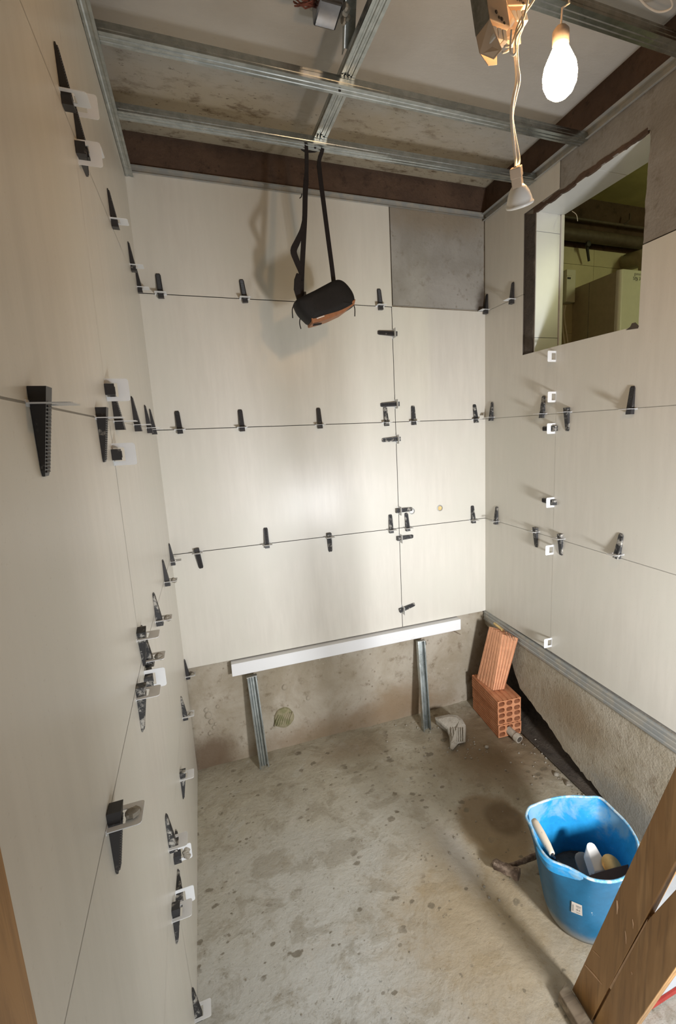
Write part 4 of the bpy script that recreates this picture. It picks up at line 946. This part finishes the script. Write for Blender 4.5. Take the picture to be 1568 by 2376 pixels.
# ================================================================== DOOR LINING BOARDS
PXL = 1.115
def pln(y0_, z0_, k, s_): return V((PXL, y0_-.2745*k, z0_+k))
jb = thing('door_lining_board', (PXL+.015, -1.58, 0), 'oak door lining board with a groove leaning in the lower right foreground', 'wood board')
sl = -.2760; Lb = 1.75
def bp_(y, k): return V((PXL, y+sl*k, k))
def jblock(ya, yb, xa, xb, za0, zb0, name, mat, **kw):
    g = MB(); c = [bp_(ya, za0), bp_(yb, zb0), bp_(yb, Lb), bp_(ya, Lb)]
    g.prism([V((xa, p.y, p.z)) for p in c], (xb-xa, 0, 0)); return g.build(name, mat, jb, **kw)
jblock(-1.500, -1.580, PXL, PXL+.030, .014, .005, 'face_board', 'oak', bevel=.0015)
g = MB(); c = [bp_(-1.580, .003), bp_(-1.587, .003), bp_(-1.587, .545), bp_(-1.580, .545)]
g.prism([V((PXL+.010, p.y, p.z)) for p in c], (.02, 0, 0)); g.build('groove_strip', 'oak', jb)
g = MB(); c = [bp_(-1.586, .003), bp_(-1.586, .545), bp_(-1.617, .80), bp_(-1.640, 1.1), bp_(-1.640, Lb), bp_(-1.70, Lb), bp_(-1.664, .003)]
g.prism([V((PXL, p.y, p.z)) for p in c], (.03, 0, 0)); g.build('stop_board', 'oak', jb, bevel=.0015)
g = MB(); c = [bp_(-1.580, .20), bp_(-1.586, .20), bp_(-1.589, .52), bp_(-1.583, .54)]
g.prism([V((PXL+.002, p.y, p.z)) for p in c], (.006, 0, 0)); g.build('pale_chamfer', 'splinter', jb, label='pale bare edge along the groove')
g = MB()
for (a, b, r) in (((1431, 2089), (1431, 2121), .0022), ((1467, 2133), (1468, 2155), .0010), ((1450, 2160), (1452, 2190), .0011), ((1374, 2204), (1392, 2222), .0009), ((1357, 2239), (1396, 2284), .0022), ((1464, 2255), (1466, 2262), .001)):
    g.tube([PX(*a, PXL-.0006), PX((a[0]+b[0])/2+1, (a[1]+b[1])/2, PXL-.0008), PX(*b, PXL-.0006)], [r*.7, r, r*.3], n=6)
g.build('splinter', 'splinter', jb, label='pale splintered scratches')
# block at its foot
g = MB(); a = PZ(1322, 2292, .026); b = PZ(1368, 2372, .026)
o = g.hexa([V((1.062, -1.502, .001)), V((1.100, -1.487, .001)), V((1.098, -1.610, .001)), V((1.055, -1.625, .001)), V((1.066, -1.502, .030)), V((1.104, -1.490, .034)), V((1.100, -1.610, .034)), V((1.060, -1.620, .030))]).build('wood_offcut', 'old_wood', None, at=(1.08, -1.55, .015), bevel=.003); tag(o, 'mortar stained wood offcut lying against the foot of the oak board', 'wood block')
# left door jamb
yj = PL(45, 2160, .022).y
jl = thing('door_jamb', (xl(yj)+.012, yj-.06, 0), 'oak door jamb on the left wall at the bottom left edge', 'door jamb')
g = MB(); g.prism([V((xl(yj)-.002, yj, .0)), V((xl(yj)+.022, yj, .0)), V((xl(yj)+.022, yj-.14, .0)), V((xl(yj)-.002, yj-.14, .0))], (0, 0, 2.1)); g.build('jamb_board', 'oak', jl, bevel=.002)
# white sheet on the floor, right
sh = thing('white_floor_sheet', (1.45, -1.56, .006), 'white sheet with a red edge on the floor behind the oak board', 'sheet')
g = MB(); g.prism([V((1.19, -1.622, .004)), V((1.75, -1.612, .004)), V((1.75, -1.26, .004)), V((1.52, -1.30, .004)), V((1.505, -1.49, .004)), V((1.19, -1.50, .004))], (0, 0, .014)); g.build('sheet', 'white_wall', sh)  # far arm of the sheet added to show bright through the board gap
g = MB(); g.prism([V((1.19, -1.628, .004)), V((1.76, -1.618, .004)), V((1.76, -1.612, .004)), V((1.19, -1.622, .004))], (0, 0, .015)); g.build('edge_band', 'red', sh, label='red edge band')

# ================================================================== FRONT WALL, OPENING IN THE RIGHT WALL, UTILITY ROOM
g = MB(); g.box((1.77, YF-.12, -.02), (1.95, YF-.02, 3.10)); g.box((-.12, YF-.12, 2.42), (1.77, YF-.02, 3.10)); struct(g.build('wall_front', 'cement_grey'))
win = struct(D.objects.new('window_1', None)); COL.objects.link(win); win.location = (1.86, -.73, 2.42); parent_loc['window_1'] = V(win.location)
XI = 1.942
def rtile(p, d):
    g = MB(); g.prism(p, d); return g.build('tile', 'reveal', win, bevel=.0008)
zc = [2.100, 2.172, 2.655, WZ1]
for a, b in zip(zc[:-1], zc[1:]): rtile([V((xr(-.43)+.008, WY0-.001, a+.001)), V((XI-.018, WY0-.001, a+.001)), V((XI-.018, WY0-.001, b-.001)), V((xr(-.43)+.008, WY0-.001, b-.001))], (0, -.006, 0))
yc = [-.434, -.80, -1.045]
for a, b in zip(yc[:-1], yc[1:]): rtile([V((xr(-.8)+.010, a-.001, WZ1+.001)), V((XI, a-.001, WZ1+.001)), V((XI, b+.001, WZ1+.001)), V((xr(-.8)+.010, b+.001, WZ1+.001))], (0, 0, -.006))
rtile([V((xr(-.8)+.012, -.434, 2.098)), V((XI, -.434, 2.098)), V((XI, -1.04, 2.098)), V((xr(-.8)+.012, -1.04, 2.098))], (0, 0, -.004))
g = MB(); g.box((XI-.016, WY0-.014, 2.098), (XI+.002, WY0+.0, 2.74)); g.build('corner_bead', 'white', win, bevel=.002)
# ragged lintel edge
g = MB(); lo = jag(rfr(WY0, WZ1-.004, .002), rfr(-1.046, WZ1-.001, .002), 46, .011, 5); dn = jag(rfr(-1.046, WZ1-.001, .002), rfr(-1.040, 2.378, .002), 26, .009, 9)
g.prism([rfr(-.597, 2.878, .002), rfr(-.597, 2.769, .002), rfr(-.43, 2.766, .002)]+lo+dn[1:]+[rfr(-1.83, 2.378, .002), rfr(-1.83, 2.878, .002)], (.0085, 0, 0)); g.build('render_coat', 'cement_grey', wall_right, label='rough grey cement coat over and beside the opening')
g = MB(); g.tube(smooth_path([PX(1327, 490, 1.95), PX(1337, 498, 1.95), PX(1340, 513, 1.95)], 4), .0015, n=6); g.build('loose_wire', 'cord', win)
g = MB(); up1 = jag(rfr(WY0+.01, WZ1+.014, .001), rfr(-1.035, WZ1+.012, .001), 50, .010, 21); dn1 = jag(rfr(WY0+.01, WZ1-.010, .001), rfr(-1.035, WZ1-.004, .001), 50, .008, 33)
g.prism(up1+dn1[::-1], (.012, 0, 0)); g.build('broken_lintel_edge', 'raw_brown', wall_right, label='dark crumbled edge under the lintel')
# chipped nick in the tile under the boiler
g = MB(); q = PR(1472, 752, -.0004); stone_ = [PR(u, v, -.0006) for u, v in ((1452, 766), (1462, 758), (1466, 750), (1474, 748), (1482, 756), (1480, 762))]; g.prism(stone_, (-.0006, 0, 0)); g.build('chip', 'tile_edge', wall_right)

YU = .0; XU0 = 1.945; XU1 = 3.6
uf = MB(); uf.box((XU0, -2.3, -.1), (XU1, .1, -.01)); struct(uf.build('floor.001', 'cement_grey'))
uc = MB(); uc.box((XU0+.002, -2.3, 3.075), (XU1, .1, 3.15)); struct(uc.build('ceiling.001', 'util_ceil'))
ub = MB(); ub.box((XU0+.02, YU+.01, 0), (XU1, YU+.1, 3.075), 'raw_brown'); wu = struct(ub.build('wall_far'))
bx_ = MB(); bx_.box((XU1, -2.3, 0), (XU1+.1, .1, 3.1)); struct(bx_.build('wall_outer', 'util_wall'))
bx_ = MB(); bx_.box((XU0, -2.4, 0), (XU1, -2.3, 3.1)); struct(bx_.build('wall_near', 'util_wall'))
jx = PY(1377, 620, YU).x; jz = PY(1320, 612, YU).z; ztop = PY(1330, 578, YU).z
print('UTIL', jx, jz, ztop)
xs_ = [XU0+.02, jx, jx+.45, jx+.9, XU1]; zs_ = [jz-1.2, jz-.8, jz-.4, jz, ztop+.01]
for a, b in zip(xs_[:-1], xs_[1:]):
    for c, d in zip(zs_[:-1], zs_[1:]):
        if b-a < .02: continue
        g = MB(); g.box((a+.001, YU-.0, c+.001), (b-.001, YU+.01, d-.001)); g.build('tile', 'util_wall', wu)
# beam / pipe in the dark band
pz = ztop+.055
g = MB(); g.tube([(XU0+.03, YU-.055, pz), (XU1-.02, YU-.055, pz+.0)], .034, n=18); o = g.build('overhead_pipe', 'pipe', None, at=(2.6, YU-.055, pz), smooth=True); tag(o, 'thick dark pipe running along the top of the far wall beyond the opening', 'pipe')
g = MB(); g.tube([(XU0+.03, YU-.03, pz+.10), (XU1-.02, YU-.03, pz+.10)], .009, n=10); g.tube([(2.75, YU-.03, pz+.10), (2.77, YU-.06, pz+.12), (2.78, YU-.05, pz+.16)], .006, n=8); o = g.build('thin_pipe', 'pipe', None, at=(2.6, YU-.03, pz+.1), smooth=True); tag(o, 'thin pipe above the thick dark pipe beyond the opening', 'pipe')
g = MB(); q = PY(1361, 568, YU-.06); q2 = PY(1366, 606, YU-.045); g.tube([q, q.lerp(q2, .4), q2], [.010, .008, .007], n=8, flat=(1, 1)); g.lathe([(.010, 0), (.016, .005), (.016, .018), (.006, .022)], q, (0, -1, 0), n=12); o = g.build('valve_lever', 'ink', None, at=q, smooth=True); tag(o, 'black valve lever hanging from the dark pipe beyond the opening', 'valve')
# boiler
XB, YBf, ZT = 2.40, -.357, 2.560
bo = thing('wall_boiler', (XB+.2, -.18, 2.2), 'pale wall boiler seen through the opening in the right wall', 'boiler')
g = MB()
def bsec(z, s=0.0):
    r = .022; pts = []
    for (cx, cy, a0) in ((XB+r+s, YBf+r+s, 180), (XB+.42-r-s, YBf+r+s, 270)):
        for k in range(5): an = math.radians(a0+k*22.5); pts.append(V((cx+r*math.cos(an), cy+r*math.sin(an), z)))
    return pts
# front cover and side casing are separate pieces
def cov(z, s=0.0): return [V((XB+s, YBf+.028, z))]+bsec(z, s)+[V((XB+.42-s, YBf+.028, z))]
g.loft([cov(1.85), cov(ZT-.006), cov(ZT-.001, .004), cov(ZT, .008)]); g.build('front_cover', 'cream', bo, smooth=True)
g = MB(); g.box((XB+.004, YBf+.029, 1.85), (XB+.416, -.002, ZT-.004)); g.build('casing', 'cream_dark', bo, bevel=.003)
g = MB(); g.box((XB+.0025, -.135, 1.86), (XB+.005, -.132, ZT-.01)); g.build('seam', 'ink_grey', bo)
g = MB(); pc = PY(1497, 600, -.20); g.tube([V((pc.x+.02, -.20, ZT-.01)), V((pc.x+.02, -.20, ZT+.10)), V((pc.x+.03, -.16, ZT+.15)), V((pc.x+.05, -.02, ZT+.17))], .050, n=20); g.build('flue_pipe', 'cream_dark', bo, smooth='all')
def text(s, p, size, mat, parent, label=None, rx=(math.pi/2, 0, 0)):
    cu_ = D.curves.new('lettering', 'FONT'); cu_.body = s; cu_.size = size; cu_.extrude = .0002; cu_.align_x = 'LEFT'
    tmp = D.objects.new('lettering', cu_); COL.objects.link(tmp); bpy.context.view_layer.update()
    dg = bpy.context.evaluated_depsgraph_get(); me = D.meshes.new_from_object(tmp.evaluated_get(dg)); D.objects.remove(tmp)
    me.materials.clear(); me.materials.append(M[mat]); o = D.objects.new('lettering', me); COL.objects.link(o); o.parent = parent
    o.location = V(p)-parent_loc[parent.name]; o.rotation_euler = rx
    if label: o['label'] = label
    return o
def bpt(u, v): p = PY(u, v, YBf-.0006); return p
text('Cjunkers', bpt(1469, 637.5), .030, 'ink', bo) if False else text('gamma', bpt(1471, 638), .0215, 'ink_grey', bo)
text('GAMA', bpt(1468.5, 649.5), .026, 'ink', bo) if False else text('S/N 3CB', bpt(1468.5, 649.0), .0235, 'ink', bo)
text('ecotec', bpt(1472, 651.8), .0085, 'ink_grey', bo) if False else text('plus', bpt(1474, 651.6), .010, 'ink_grey', bo)
# control box and its cables
cb0, cb1 = PY(1311, 626, -.03), PY(1328, 703, -.03)
cbx = thing('control_box', tuple((cb0+cb1)/2), 'slim pale control box on the far wall left of the boiler', 'control box')
g = MB(); g.box((cb0.x-.0, -.045, cb1.z), (cb1.x+.005, .0, cb0.z)); g.build('case', 'cream', cbx, bevel=.003)
dp = PY(1320, 645, -.0455); g = MB(); g.box((dp.x-.012, -.0465, dp.z-.006), (dp.x+.012, -.0445, dp.z+.004)); g.build('display', 'ink', cbx)
g = MB()
for k in (-1, 0, 1): q = PY(1320+4*k, 639.5, -.0455); g.lathe([(.0018, 0), (.0018, .0012), (.0006, .0014)], q, (0, -1, 0), n=8)
g.build('indicator', 'ink_grey', cbx)
for k, pp in enumerate((((1308, 708), (1305, 735), (1306, 765), (1310, 798)), ((1312, 708), (1309, 732), (1313, 765), (1318, 798)))):
    o = MB().tube(smooth_path([PY(u, v, -.03) for u, v in pp]), .0045, n=8).build('cable', 'cord', None, smooth='all', at=PY(1310, 750, -.03)); tag(o, ('pale cable under the control box, left of two', 'pale cable under the control box, right of two')[k], 'cable')
ul = D.lights.new('utility_tube', 'AREA'); ul.shape = 'RECTANGLE'; ul.size = .12; ul.size_y = .9; ul.energy = 9; ul.color = (.98, 1.0, .52)
uo = D.objects.new('utility_tube', ul); COL.objects.link(uo); uo.location = (2.95, -1.75, 3.02)
uo.rotation_euler = (V((2.6, -.3, 2.2))-V(uo.location)).to_track_quat('-Z', 'Y').to_euler()
